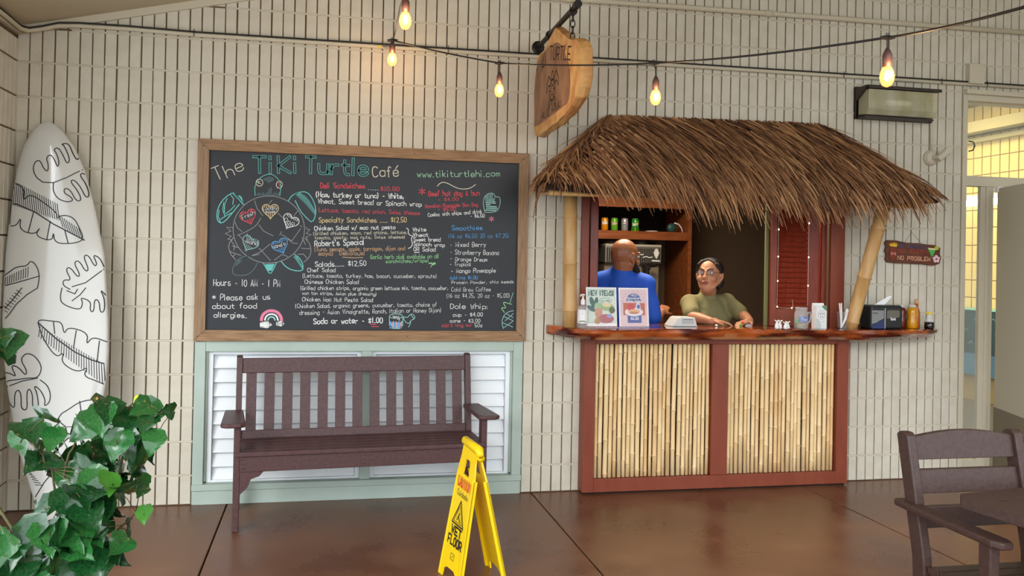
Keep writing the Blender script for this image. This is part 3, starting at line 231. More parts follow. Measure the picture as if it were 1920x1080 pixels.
SURF_ART=[(1,[(0.2014,1.9056),(0.1651,1.9318),(0.1444,1.9769),(0.1528,2.0234),(0.1801,2.0323),(0.1995,1.987),(0.2231,1.9649),(0.2264,2.0035),(0.2099,2.0491),(0.2339,2.0687),(0.2568,2.0357),(0.2733,1.9932),(0.2815,2.0214),(0.2645,2.0748),(0.2464,2.0972),(0.2709,2.1108),(0.2972,2.0685),(0.3212,2.0154),(0.3369,2.0393),(0.3012,2.1231),(0.2839,2.13),(0.3215,2.1397),(0.3493,2.0709),(0.3737,2.0378),(0.3743,2.0799),(0.3431,2.1329)]),(1,[(0.2014,1.9056),(0.2572,1.9047),(0.3255,1.9382),(0.4005,1.9877),(0.4181,2.004)]),(1,[(0.2572,1.9047),(0.257,1.8587),(0.2833,1.8137),(0.3333,1.7955),(0.3678,1.8059),(0.3482,1.8313),(0.3165,1.8455),(0.3148,1.8762),(0.3461,1.8697),(0.3821,1.8018),(0.4099,1.8104),(0.3859,1.8635),(0.3436,1.9158),(0.3612,1.9289),(0.3987,1.8871),(0.4274,1.8264),(0.4468,1.8348),(0.4262,1.9036),(0.388,1.9562),(0.4084,1.9726),(0.4367,1.9195),(0.4476,1.8735)]),(1,[(-0.0191,1.9046),(0.022,1.9032),(0.1061,1.876),(0.1043,1.7922),(0.1359,1.839),(0.215,1.7884),(0.2879,1.7298),(0.2827,1.6992),(0.3162,1.7231),(0.373,1.7096),(0.4039,1.657),(0.436,1.5816),(0.3741,1.5588),(0.2836,1.5597),(0.2729,1.626),(0.2691,1.5699),(0.1777,1.5978),(0.2049,1.6514),(0.1773,1.6053),(0.0934,1.6302),(0.0998,1.7058),(0.072,1.6447),(-0.004,1.6635)]),(1.2,[(-0.0114,1.7807),(0.0709,1.7759),(0.1698,1.7337),(0.2705,1.6684),(0.436,1.5816)]),(0.7,[(-0.0104,1.8958),(0.0074,1.7859)]),(0.7,[(0.0009,1.8963),(0.0189,1.7822)]),(0.7,[(0.0123,1.8967),(0.0305,1.7784)]),(0.7,[(0.0236,1.8972),(0.0421,1.7747)]),(0.7,[(0.035,1.8976),(0.0537,1.7709)]),(0.7,[(0.0463,1.8981),(0.0653,1.7672)]),(0.7,[(0.0577,1.8985),(0.0769,1.7634)]),(0.7,[(0.0693,1.8957),(0.0885,1.7596)]),(0.7,[(0.0811,1.8896),(0.1001,1.7559)]),(0.7,[(0.0929,1.8835),(0.1117,1.7521)]),(0.7,[(0.1047,1.8773),(0.1234,1.7483)]),(0.7,[(0.1165,1.8712),(0.135,1.7446)]),(0.7,[(0.1283,1.8651),(0.1467,1.7408)]),(0.7,[(0.1401,1.8589),(0.1584,1.737)]),(0.7,[(0.152,1.8528),(0.1701,1.7332)]),(0.7,[(0.1638,1.8466),(0.1817,1.7294)]),(0.7,[(0.1757,1.8405),(0.1934,1.7256)]),(0.7,[(0.1876,1.8343),(0.2052,1.7218)]),(0.7,[(0.1994,1.8281),(0.2169,1.718)]),(0.7,[(0.2113,1.822),(0.2286,1.7142)]),(0.7,[(0.2232,1.8158),(0.2403,1.7104)]),(0.7,[(0.2351,1.8096),(0.2521,1.7066)]),(0.7,[(0.247,1.8035),(0.2638,1.7028)]),(0.7,[(0.2589,1.7973),(0.2756,1.699)]),(0.7,[(0.2708,1.7911),(0.2874,1.6952)]),(0.7,[(0.2828,1.7849),(0.2992,1.6914)]),(0.7,[(0.2984,1.718),(0.3216,1.6516)]),(0.7,[(0.3114,1.7092),(0.3346,1.6429)]),(0.7,[(0.3245,1.7005),(0.3477,1.6341)]),(0.7,[(0.3375,1.6917),(0.3607,1.6253)]),(0.7,[(0.3506,1.6829),(0.3738,1.6166)]),(0.7,[(0.3637,1.6742),(0.3869,1.6078)]),(0.7,[(0.3768,1.6654),(0.4,1.599)]),(0.7,[(0.3899,1.6566),(0.4131,1.5902)]),(0.7,[(0.403,1.6478),(0.4262,1.5814)]),(1,[(0.037,1.7703),(0.0369,1.6617)]),(1,[(0.1629,1.7335),(0.142,1.6195)]),(1,[(0.253,1.6831),(0.241,1.5768)]),(1,[(0.3308,1.6367),(0.353,1.5614)]),(1,[(0.0148,1.3629),(0.0534,1.3932),(0.0923,1.4236),(0.1466,1.4276),(0.1651,1.4623),(0.2015,1.4256),(0.2159,1.3661),(0.2084,1.3064)]),(1,[(0.018,1.3113),(0.0977,1.3346),(0.2155,1.3736)]),(0.7,[(0.0233,1.3557),(0.0231,1.3158)]),(0.7,[(0.0351,1.3618),(0.035,1.3204)]),(0.7,[(0.0469,1.3679),(0.0468,1.325)]),(0.7,[(0.0587,1.374),(0.0587,1.3296)]),(0.7,[(0.0705,1.3801),(0.0706,1.3342)]),(0.7,[(0.0823,1.3863),(0.0825,1.3388)]),(0.7,[(0.0942,1.3924),(0.0944,1.3434)]),(0.7,[(0.1061,1.3986),(0.1064,1.3481)]),(0.7,[(0.1179,1.4047),(0.1183,1.3527)]),(0.7,[(0.1298,1.4109),(0.1303,1.3573)]),(0.7,[(0.1418,1.4171),(0.1423,1.362)]),(0.7,[(0.1537,1.4233),(0.1543,1.3666)]),(1,[(0.2084,1.3064),(0.156,1.2687),(0.1049,1.2164),(0.068,1.1573),(0.0304,1.1131)]),(1,[(0.1266,1.3053),(0.0769,1.2309),(0.0267,1.1717)]),(0.7,[(0.1002,1.2931),(0.1286,1.2728)]),(0.7,[(0.0889,1.2782),(0.1186,1.2579)]),(0.7,[(0.0777,1.2633),(0.1087,1.243)]),(0.7,[(0.0664,1.2484),(0.0987,1.2281)]),(0.7,[(0.0552,1.2336),(0.0888,1.2133)]),(0.7,[(0.044,1.2188),(0.0789,1.1985)]),(0.7,[(0.0328,1.204),(0.069,1.1837)]),(0.7,[(0.0216,1.1892),(0.0592,1.169)]),(1,[(0.3769,1.3012),(0.3383,1.3231),(0.3406,1.3561),(0.3826,1.3507),(0.3472,1.4133),(0.37,1.4287),(0.4123,1.3692),(0.4254,1.3845),(0.3869,1.4517),(0.414,1.4673),(0.4526,1.4001),(0.4686,1.4154),(0.4338,1.4904),(0.4615,1.4986),(0.4959,1.4311),(0.5092,1.4465),(0.4826,1.4991),(0.5186,1.4846),(0.5424,1.4319)]),(1,[(0.3872,1.3163),(0.4557,1.3398),(0.5432,1.4168)]),(1,[(0.335,1.3081),(0.3278,1.2632),(0.3372,1.2186),(0.4361,1.1822),(0.4477,1.2272),(0.4322,1.2569),(0.4892,1.2351),(0.4849,1.1826),(0.5064,1.1723),(0.5052,1.2502),(0.5312,1.2355),(0.5372,1.1725),(0.5595,1.1757),(0.5558,1.2508),(0.5306,1.3032),(0.5649,1.2659),(0.5713,1.2209)]),(1,[(0.4573,1.3097),(0.4314,1.2719),(0.3915,1.2371)]),(1,[(0.3607,1.2935),(0.4033,1.2761),(0.4159,1.3017)]),(1,[(0.2223,1.1141),(0.2295,1.1319),(0.3013,1.1219),(0.3455,1.1177),(0.3603,1.0482),(0.3786,1.0927),(0.4844,1.0589),(0.4769,0.9892),(0.5063,1.0382),(0.5849,1.0041)]),(1,[(0.2223,1.1141),(0.252,1.026),(0.3263,0.9203),(0.3656,0.9525),(0.3524,0.8938),(0.4406,0.8376),(0.4942,0.8711),(0.4692,0.8198),(0.54,0.7899),(0.5943,0.76)]),(1.2,[(0.2223,1.1141),(0.3204,1.026),(0.4207,0.9524),(0.5061,0.9079),(0.5912,0.878)]),(0.7,[(0.2344,1.0936),(0.2296,1.0362)]),(0.7,[(0.2473,1.0855),(0.2431,1.0259)]),(0.7,[(0.2601,1.0775),(0.2565,1.0156)]),(0.7,[(0.273,1.0695),(0.27,1.0053)]),(0.7,[(0.2859,1.0614),(0.2835,0.9949)]),(0.7,[(0.2988,1.0534),(0.297,0.9846)]),(0.7,[(0.3117,1.0453),(0.3105,0.9742)]),(0.7,[(0.3246,1.0373),(0.324,0.9639)]),(0.7,[(0.3375,1.0292),(0.3375,0.9535)]),(0.7,[(0.3504,1.0212),(0.351,0.9432)]),(0.7,[(0.3633,1.0131),(0.3646,0.9328)]),(0.7,[(0.3762,1.005),(0.3781,0.9224)]),(0.7,[(0.3892,0.9969),(0.3917,0.9121)]),(0.7,[(0.4021,0.9889),(0.4052,0.9017)]),(0.7,[(0.4151,0.9808),(0.4188,0.8913)]),(0.7,[(0.4281,0.9727),(0.4324,0.8809)]),(0.7,[(0.441,0.9646),(0.4459,0.8705)]),(0.7,[(0.454,0.9564),(0.4595,0.8601)]),(0.7,[(0.467,0.9483),(0.4731,0.8496)]),(0.7,[(0.48,0.9402),(0.4867,0.8392)]),(0.7,[(0.493,0.9321),(0.5004,0.8288)]),(0.7,[(0.5061,0.924),(0.514,0.8183)]),(0.7,[(0.5191,0.9158),(0.5276,0.8079)]),(0.7,[(0.5321,0.9077),(0.5413,0.7974)]),(0.7,[(0.5452,0.8995),(0.5549,0.787)]),(0.7,[(0.5582,0.8914),(0.5686,0.7765)]),(0.7,[(0.5713,0.8832),(0.5823,0.766)]),(0.7,[(0.5844,0.875),(0.5956,0.7629)]),(1,[(0.3015,1.1175),(0.3118,1.0555)]),(1,[(0.4213,1.0706),(0.4126,0.9745)]),(1,[(0.5426,1.0115),(0.5371,0.9004)]),(1,[(0.0588,0.7653),(0.077,0.7939),(0.1301,0.8007),(0.1833,0.8104),(0.2373,0.8099),(0.2553,0.8505),(0.2491,0.887),(0.2167,0.9308),(0.182,0.9455),(0.1622,0.9383),(0.1437,0.9092),(0.1809,0.851),(0.1759,0.822),(0.1396,0.8657),(0.1051,0.8804),(0.0993,0.8659),(0.1292,0.8151),(0.0877,0.8371),(0.0583,0.8373)]),(1,[(0.0788,0.7651),(0.0788,0.722),(0.0984,0.6644),(0.129,0.6425),(0.1215,0.7215),(0.1399,0.7501),(0.1591,0.7211),(0.1611,0.642),(0.1964,0.6343),(0.1855,0.728),(0.1972,0.7567),(0.2182,0.7204),(0.2198,0.6483),(0.2539,0.6406),(0.2425,0.7201),(0.2193,0.771),(0.2544,0.7489),(0.2848,0.6907),(0.2801,0.6546),(0.306,0.6759),(0.3103,0.7193),(0.2911,0.7703),(0.2515,0.7997)]),(1,[(0.0726,0.758),(0.1574,0.7932),(0.2373,0.8099)]),(1,[(0.352,0.5814),(0.3704,0.6172),(0.3969,0.6312),(0.4627,0.6811),(0.552,0.6901),(0.5478,0.6361),(0.5297,0.5855),(0.4556,0.5578)]),(1.2,[(0.448,0.5725),(0.5521,0.6872)]),(1,[(0.46,0.6811),(0.4739,0.601)]),(0.7,[(0.4676,0.5895),(0.5392,0.5882)]),(0.7,[(0.474,0.5981),(0.5402,0.597)]),(0.7,[(0.4804,0.6067),(0.5411,0.6057)]),(0.7,[(0.4868,0.6153),(0.542,0.6144)]),(0.7,[(0.4933,0.6239),(0.543,0.6231)]),(0.7,[(0.4997,0.6325),(0.5439,0.6318)]),(0.7,[(0.5061,0.6411),(0.5448,0.6406)]),(0.7,[(0.5126,0.6498),(0.5458,0.6493)]),(0.7,[(0.519,0.6584),(0.5467,0.658)]),(0.7,[(0.5255,0.6671),(0.5476,0.6668)]),(0.7,[(0.532,0.6758),(0.5486,0.6755)]),(1,[(0.352,0.5814),(0.3949,0.5446),(0.4116,0.4866)]),(1,[(0.2425,0.4903),(0.2862,0.4322)]),(1,[(0.2686,0.504),(0.3086,0.5103)]),(1,[(0.2132,0.3064),(0.2277,0.3315)]),(1,[(0.2612,0.1711),(0.3035,0.2472),(0.366,0.3304)]),(0.7,[(0.2132,0.3064),(0.2381,0.2916)]),(0.7,[(0.2221,0.2921),(0.2495,0.2799)]),(0.7,[(0.2309,0.2777),(0.2608,0.2683)]),(0.7,[(0.2398,0.2633),(0.2722,0.2566)]),(0.7,[(0.2486,0.2489),(0.2836,0.245)]),(0.7,[(0.2575,0.2345),(0.2949,0.2333)])]
LEAVES=[(0.837,-2.434,0.926,0.095),(0.935,-2.571,0.993,0.091),(0.877,-2.226,0.83,0.069),(0.87,-2.411,0.841,0.07),(0.815,-2.308,0.788,0.087),(0.851,-2.233,0.827,0.069),(0.809,-2.177,0.864,0.065),(0.798,-2.394,0.872,0.086),(0.796,-2.267,0.855,0.091),(1.081,-2.347,0.871,0.088),(0.963,-2.28,0.856,0.076),(0.948,-2.273,0.897,0.088),(0.95,-2.581,0.923,0.082),(0.833,-2.201,0.775,0.089),(1.018,-2.476,0.935,0.102),(0.915,-2.391,0.897,0.087),(1.026,-2.501,0.8,0.099),(0.935,-2.231,0.772,0.109),(0.841,-2.176,0.725,0.082),(1.034,-2.33,0.803,0.109),(1.024,-2.305,0.899,0.079),(1.123,-2.506,0.885,0.087),(1.016,-2.365,0.776,0.091),(0.877,-2.465,0.818,0.108),(1.199,-2.378,0.843,0.103),(1.073,-2.507,0.972,0.102),(1.141,-2.465,0.881,0.083),(1.202,-2.507,1.007,0.081),(1.25,-2.589,0.906,0.08),(1.13,-2.415,0.938,0.101),(0.981,-2.202,0.807,0.101),(1.014,-2.324,0.8,0.093),(1.223,-2.553,0.959,0.069),(1.014,-2.228,0.86,0.098),(1.183,-2.433,0.853,0.09),(1.091,-2.495,1.002,0.094),(1.105,-2.339,0.904,0.07),(1.199,-2.403,0.981,0.082),(1.175,-2.329,0.88,0.098),(1.037,-2.298,0.773,0.079),(1.178,-2.452,0.827,0.095),(1.156,-2.462,0.805,0.071),(1.069,-2.252,0.916,0.089),(1.063,-2.399,0.842,0.075),(1.112,-2.241,0.906,0.081),(1.123,-2.391,0.95,0.073),(1.167,-2.627,0.777,0.082),(1.138,-2.563,0.751,0.093),(1.156,-2.283,0.729,0.092),(1.15,-2.353,0.71,0.088),(1.13,-2.617,0.786,0.079),(1.139,-2.412,0.728,0.076),(1.096,-2.312,0.753,0.084),(1.073,-2.563,0.78,0.082),(0.948,-2.196,0.688,0.07),(1.108,-2.41,0.732,0.083),(0.978,-2.276,0.69,0.096),(1.088,-2.314,0.712,0.081),(1.038,-2.596,0.739,0.095),(1.028,-2.285,0.6,0.106),(1.034,-2.247,0.729,0.107),(1.037,-2.445,0.626,0.082),(1.001,-2.361,0.673,0.105),(0.998,-2.553,0.713,0.099),(1.026,-2.324,0.63,0.103),(0.981,-2.306,0.596,0.092),(1.048,-2.221,0.592,0.082),(0.997,-2.369,0.636,0.086),(1.071,-2.583,0.748,0.076),(1.082,-2.484,0.705,0.106),(1.062,-2.572,0.672,0.104),(0.956,-2.404,0.745,0.106),(1.033,-2.353,0.76,0.079),(1.065,-2.501,0.714,0.108),(1.016,-2.42,0.447,0.085),(0.999,-2.228,0.437,0.097),(0.814,-2.452,0.464,0.11),(0.885,-2.567,0.617,0.111),(1.088,-2.266,0.589,0.082),(0.863,-2.291,0.42,0.086),(0.957,-2.576,0.528,0.081),(0.936,-2.434,0.504,0.096),(0.963,-2.58,0.602,0.094),(1.073,-2.565,0.508,0.106),(1.038,-2.209,0.484,0.085),(1.049,-2.568,0.61,0.087),(1.14,-2.503,0.556,0.079),(0.996,-2.567,0.608,0.084),(0.861,-2.353,0.646,0.085),(1.139,-2.354,0.543,0.092),(1.054,-2.366,0.448,0.096),(1.104,-2.462,0.514,0.079),(1.021,-2.228,0.54,0.076),(0.794,-2.368,0.424,0.104),(0.826,-2.57,0.601,0.101),(0.904,-2.324,0.506,0.078),(0.839,-2.182,0.61,0.092),(0.844,-2.483,0.528,0.095),(0.9,-2.2,0.563,0.084),(0.806,-2.474,0.539,0.097),(0.832,-2.252,0.585,0.11),(1.054,-2.41,0.632,0.088),(0.81,-2.162,0.594,0.086),(0.962,-2.462,0.663,0.078),(0.849,-2.389,0.445,0.077),(1.054,-2.51,0.671,0.113),(0.844,-2.377,0.501,0.077),(1.039,-2.607,0.58,0.111),(0.989,-2.392,0.57,0.105),(0.941,-2.349,0.584,0.103),(0.978,-2.418,0.5,0.109),(1.008,-2.556,0.505,0.113),(1.03,-2.373,0.465,0.08),(1.131,-2.439,0.502,0.097),(1.021,-2.598,0.603,0.086),(0.705,-2.231,0.468,0.093),(0.874,-2.205,0.438,0.115),(1.051,-2.578,0.642,0.103),(0.949,-2.596,0.621,0.111),(0.857,-2.532,0.495,0.093),(0.859,-2.267,0.321,0.112),(0.793,-2.173,0.319,0.096),(0.822,-2.568,0.473,0.1),(0.97,-2.244,0.443,0.085),(0.804,-2.288,0.497,0.096),(0.836,-2.222,0.435,0.1),(0.888,-2.177,0.299,0.08),(0.913,-2.579,0.442,0.114),(0.888,-2.466,0.48,0.1),(1.07,-2.534,0.599,0.087),(0.862,-2.479,0.43,0.111),(0.855,-2.287,0.504,0.078),(0.916,-2.256,0.493,0.096),(0.936,-2.324,0.506,0.088),(0.702,-2.156,0.407,0.101),(0.986,-2.594,0.607,0.113),(0.805,-2.536,0.543,0.114),(1.001,-2.436,0.47,0.082),(0.765,-2.41,1.213,0.1),(0.743,-2.405,1.186,0.09),(0.747,-2.406,1.227,0.07),(1.256,-2.513,0.994,0.055),(1.287,-2.52,0.995,0.05),(1.212,-2.501,0.649,0.06),(1.201,-2.499,0.737,0.07)]
STEMS=[[(0.984,-2.347,0.332),(0.94,-2.391,0.566),(0.907,-2.437,0.793),(0.827,-2.421,0.906)],[(1.002,-2.351,0.332),(1.006,-2.354,0.588),(1.01,-2.357,0.807),(1.114,-2.38,0.955),(1.157,-2.39,1.007)],[(1.007,-2.301,0.313),(1.055,-2.314,0.611),(1.098,-2.324,0.742),(1.113,-2.328,0.909),(1.283,-2.416,0.977)],[(0.959,-2.444,0.37),(0.852,-2.423,0.509),(0.765,-2.404,0.56)],[(1.02,-2.355,0.332),(1.096,-2.373,0.553),(1.165,-2.388,0.628)],[(0.989,-2.297,0.312),(1.037,-2.31,0.648),(1.126,-2.329,0.714),(1.177,-2.34,0.697)],[(0.942,-2.441,0.37),(0.675,-2.387,0.752),(0.685,-2.392,1.07),(0.76,-2.409,1.213)],[(1.01,-2.455,0.389),(0.921,-2.387,0.637),(0.952,-2.396,0.835),(0.972,-2.349,0.916)]]
BUDP=(1.163, -2.391, 1.007)
# ================= STRUCTURE =================
W=.068; H=.2032; Z0=.177
def ceil_z(x): return 2.815+.235*x
# backing wall with openings: window bay, service hatch, door
b=B()
T=.2
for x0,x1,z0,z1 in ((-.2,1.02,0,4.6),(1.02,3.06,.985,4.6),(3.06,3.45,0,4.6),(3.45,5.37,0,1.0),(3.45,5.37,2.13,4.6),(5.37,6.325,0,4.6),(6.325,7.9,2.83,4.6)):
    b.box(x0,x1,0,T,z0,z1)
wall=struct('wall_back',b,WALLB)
CAMP=Vector((1.78,-5.6,1.5))
def blocked(x,z):   # column centre, row centre: no brick here
    if 1.02<x<3.06 and z<.985: return True
    if 3.45<x<5.37 and z<2.13: return True
    if x>6.325 and z<2.83: return True
    return False
rows=[(0,Z0)]+[(Z0+k*H,Z0+(k+1)*H) for k in range(22)]
cells=[]
for c in range(0,112):
    x0,x1=c*W,(c+1)*W; xm=(x0+x1)/2; zc=ceil_z(xm)-.014
    for z0,z1 in rows:
        if z0>min(zc,3.95): break
        if blocked(xm,(z0+z1)/2): continue
        if z0<1.0 and 3.45<xm<5.37: continue
        hid=(1.03<xm<3.05 and 1.0<z0 and z1<2.2) or (3.45<xm<5.37 and z1<1.0)
        d=(Vector((xm,0,(z0+z1)/2))-CAMP).length+(50 if hid or (xm<.55 and z1<2.2) or z0>3.0 else 0)
        cells.append((d,x0,x1,z0,min(z1,zc)))
cells.sort()
gx,gz,pr=.0035,.005,.011
def brick_mesh(w,h,name='brick'):
    q=B(); e=.003
    x0,x1,z0,z1=-w/2+gx,w/2-gx,gz,h-gz
    vs=[(x0,0,z0),(x1,0,z0),(x1,0,z1),(x0,0,z1),(x0,-pr+e,z0),(x1,-pr+e,z0),(x1,-pr+e,z1),(x0,-pr+e,z1),(x0+e,-pr,z0+e),(x1-e,-pr,z0+e),(x1-e,-pr,z1-e),(x0+e,-pr,z1-e)]
    fs=[]
    for k in (0,4): fs+=[(k,k+1,k+5,k+4),(k+1,k+2,k+6,k+5),(k+2,k+3,k+7,k+6),(k+3,k,k+4,k+7)]
    fs.append((8,9,10,11)); q.add(vs,fs); return q
bm_std=brick_mesh(W,H).mesh('brick',WALL); bm_base=brick_mesh(W,Z0).mesh('brick',WALL)
nb=0; rest=B(); rr=random.Random(3)
for d,x0,x1,z0,z1 in cells:
    h=z1-z0; std=abs(h-H)<1e-4 or abs(h-Z0)<1e-4
    if h<.03: continue
    if nb<298 and std:
        o=link('brick',bm_std if abs(h-H)<1e-4 else bm_base,wall); o.location=((x0+x1)/2+rr.uniform(-.0008,.0008),rr.uniform(0,.0025),z0); o.rotation_euler=(0,rr.uniform(-.006,.006),0); nb+=1
    else:
        q=brick_mesh(W,h); dy=rr.uniform(0,.0025); xo=(x0+x1)/2+rr.uniform(-.0008,.0008); rest.add([(v[0]+xo,v[1]+dy,v[2]+z0) for v in q.v],q.f)
o=obj('brick_courses',rest,WALL,wall); o['kind']='stuff'
# horizontal mortar beads (proud, lighter) as part of the wall
b=B()
for z0,z1 in rows[1:20]:
    for x0,x1 in ((0,7.6),):
        segs=[(0,7.6)]
        if z0<.985: segs=[(0,1.02),(3.06,3.45),(5.37,6.325)]
        elif z0<2.13: segs=[(0,3.45),(5.37,6.325)]
        elif z0<2.83: segs=[(0,6.325)]
        for s0,s1 in segs:
            s0=max(s0,(z0-2.75)/.235) if z0>2.75 else s0
            if s1>s0: b.tube([(s0,-.0015,z0),(s1,-.0015,z0)],.0068,6)
obj('mortar_bead',b,GROUT,wall)
# left wall
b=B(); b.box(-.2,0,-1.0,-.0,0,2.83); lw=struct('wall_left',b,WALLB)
b=B()
for c in range(0,14):
    for z0,z1 in rows[:14]:
        zz=min(z1,2.75)
        if zz-z0<.03: continue
        q=brick_mesh(W,zz-z0); b.add([(-v[1],-(c+.5)*W+v[0],v[2]+z0) for v in q.v],[f[::-1] for f in q.f])
o=obj('brick_courses',b,WALL,lw); o['kind']='stuff'
# ceiling (sloping, rises to the right) and edge trims
b=B()
XR=8.2
CY=-5.3
b.add([(-.2,CY,ceil_z(-.2)),(XR,CY,ceil_z(XR)),(XR,.2,ceil_z(XR)),(-.2,.2,ceil_z(-.2)),(-.2,CY,ceil_z(-.2)+.1),(XR,CY,ceil_z(XR)+.1),(XR,.2,ceil_z(XR)+.1),(-.2,.2,ceil_z(-.2)+.1)],[(0,1,2,3),(4,7,6,5),(0,4,5,1),(1,5,6,2),(2,6,7,3),(3,7,4,0)])
struct('ceiling',b,CEIL)
b=B(); d=.045
def slope_strip(b,x0,x1,y0,y1,zo0,zo1):
    b.add([(x,y,ceil_z(x)+z) for x in (x0,x1) for y in (y0,y1) for z in (zo0,zo1)],[(0,1,3,2),(4,6,7,5),(0,4,5,1),(2,3,7,6),(0,2,6,4),(1,5,7,3)])
slope_strip(b,0,XR,-.03,-.0,-d,0)
struct('trim_1',b,TRIM)
b=B(); b.box(0,.03,-1.0,-.03,2.77,2.822); struct('trim_2',b,TRIM)
b=B(); b.box(8.0,8.2,-5.3,0,0,4.6); struct('light_blocker_right',b,TRIM)  # unseen blocker, added to dim daylight on the right end
# floor of four cast slabs with open control joints
b=B(); b.box(-.2,12,-9,.18,-.12,-.012); fl=struct('floor',b,DARK)
ed=[-.2,1.23,3.13,5.03,6.93,12]
for i in range(5):
    for y0,y1 in ((-9,-4.3),(-4.29,.06)):
        b=B(); x0,x1=ed[i]+(.004 if i else 0),ed[i+1]-.004; e=.006
        b.box(x0,x1,y0+.002,y1,-.1,0); obj('floor_slab',b,CONC,fl,bevel=.004)
b=B(); b.box(-60,60,-80,-9,-.14,-.04); struct('ground',b,mat('pale courtyard paving',(170,170,160),.8,rgb2=(150,152,140),scale=.6))
# interior room of the cafe
b=B()
b.box(2.6,2.7,.2,2.95,0,2.7); b.box(2.6,6.25,2.8,2.95,0,2.7); b.box(6.2,6.3,.2,2.95,0,2.7)
ir=struct('wall_cafe',b,BRNW)
b=B(); b.box(2.6,6.3,.2,2.95,2.62,2.72); struct('ceiling_cafe',b,M('cafe ceiling',(120,110,95),.9))
b=B(); b.box(2.6,6.3,.19,2.95,-.12,.0); b.box(6.3,9.4,.07,6.2,-.011,-.001); struct('floor_inside',b,M('grey vinyl floor',(110,104,96),.4))
# ---- window_1 : louvred bay behind the bench
def bx(name,x0,x1,y0,y1,z0,z1,m,par=None,bev=.003): 
    q=B(); q.box(x0,x1,y0,y1,z0,z1); return obj(name,q,m,par,bevel=bev)
b=B(); b.box(1.02,3.06,.1,.2,0,.985); win=struct('window_1',b,M('shutter void',(70,72,70),.9))
bx('side_jamb',1.022,1.085,-.012,.1,.0,.985,SAGE,win); bx('side_jamb',2.995,3.058,-.012,.1,.0,.985,SAGE,win)
bx('inner_stop',1.085,1.098,.012,.1,.13,.93,SAGE,win); bx('inner_stop',2.982,2.995,.012,.1,.13,.93,SAGE,win)
bx('head_rail',1.085,2.995,-.008,.1,.925,.985,SAGE,win); bx('mullion',2.02,2.083,-.005,.1,.12,.925,SAGE,win)
bx('sill',1.022,3.058,-.03,.1,.085,.122,SAGE,win); bx('base_board',1.03,3.05,-.022,.1,.0,.083,SAGE,win)
for k,(x0,x1) in enumerate(((1.098,2.02),(2.083,2.982))):
    f=B(); z0,z1=.122,.925
    f.box(x0,x0+.028,.03,.09,z0,z1); f.box(x1-.028,x1,.03,.09,z0,z1); f.box(x0+.028,x1-.028,.03,.09,z1-.022,z1); f.box(x0+.028,x1-.028,.03,.09,z0,z0+.012)
    fr=obj('shutter_frame',f,WHITE,win,bevel=.002)
    p=.0865
    for i in range(9):
        za=z1-.022-(i+1)*p; q=B()
        s_=[(.048,za+.0015),(.055,za-.000),(.085,za+p-.004),(.078,za+p-.002)]
        za0=max(za,z0+.012)
        q.prism(s_,lambda a,c,h:(h,a,c),x0+.03,x1-.03); obj('slat',q,WHITE,fr)
# ---- conduits on the wall
def conduit(name,pts,r,lab,m=TRIM):
    q=B(); q.tube(pts,r,10); o=obj(name,q,m,smooth=True); return tag(o,lab,'conduit')
ct=thing('conduit','painted conduit with black cable tied along it, running the whole wall','conduit',(0,-.03,2.83))
pts=[(.046,-.62,2.795),(.046,-.34,2.793),(.046,-.20,2.788),(.050,-.10,2.784),(.075,-.052,2.788),(.15,-.046,2.806),(.23,-.04,2.832),(.34,-.03,2.842),(.6,-.026,2.845),(1.0,-.026,2.838),(2,-.026,2.844),(4,-.026,2.858),(5.3,-.026,2.866),(7.5,-.026,2.88)]
q=B(); q.tube(pts,.0125,10); obj('pipe',q,TRIM,ct,smooth=True)
q=B(); q.tube([(x+(.004 if x<.1 else 0),y-.008,z+.016) for x,y,z in pts],.0055,6); obj('black_cable',q,BLACK,ct,smooth=True)
for x,z in ((.98,2.838),(2.52,2.848),(3.4,2.855),(5.33,2.866),(6.12,2.871),(6.5,2.873)):
    q=B(); q.tube([(x,-.048,z-.017),(x+.001,-.046,z+.03)],.0025,6); obj('cable_tie',q,BLACK,ct)
up=thing('conduit','thick bare painted pipe high on the wall above the awning','conduit',(5.5,-.03,3.27))
q=B(); q.tube([(2.9,-.03,3.243),(3.67,-.03,3.25),(5.3,-.03,3.27),(7.6,-.03,3.292)],.018,10); obj('pipe',q,TRIM,up,smooth=True)
for x,z in ((4.72,3.263),(3.3,3.247)):
    q=B(); q.tube([(x,-.03,z),(x+.06,-.03,z+.001)],.023,10); obj('coupling',q,TRIM,up,smooth=True)
# ---- door_1: sidelight, transom and open leaf
dr=B(); dr.box(6.325,6.362,-.02,.14,0,2.83); dr.box(6.362,7.9,-.02,.14,2.755,2.83); dr.box(6.362,7.9,-.015,.05,2.13,2.205); dr.box(6.495,6.605,-.005,.03,0,2.13); dr.box(7.56,7.9,-.005,.14,0,2.13)
door=struct('door_1',dr,TRIM,bevel=.003)
bx('glazing_bead',6.372,6.380,.0,.02,2.205,2.755,TRIM,door); bx('bottom_rail',6.362,6.495,0,.06,0,.12,TRIM,door)
bx('hood_strip',6.33,7.9,-.05,-.02,2.80,2.835,TRIM,door); bx('jamb_stop',6.535,6.562,-.018,-.005,0,2.13,TRIM,door)
bx('transom_pane',6.362,7.9,.022,.027,2.205,2.755,GLASS,door,0); bx('sidelight_pane',6.362,6.495,.012,.016,.12,2.13,GLASS,door,0)
q=B(); q.tube([(6.385,-.005,2.46),(6.40,-.035,2.45),(6.408,-.04,2.42),(6.40,-.03,2.39),(6.385,-.005,2.385)],.005,6); obj('transom_hook',q,DGREY,door)
Md=Matrix.Translation((6.64,-.03,0))@Matrix.Rotation(math.atan2(-.945,-.325),4,'Z')
q=B(); q.box(0,.92,-.022,.022,.02,2.12,Md); lf=obj('door_leaf',q,M('cream door paint',(186,180,160),.55),door,bevel=.003); 
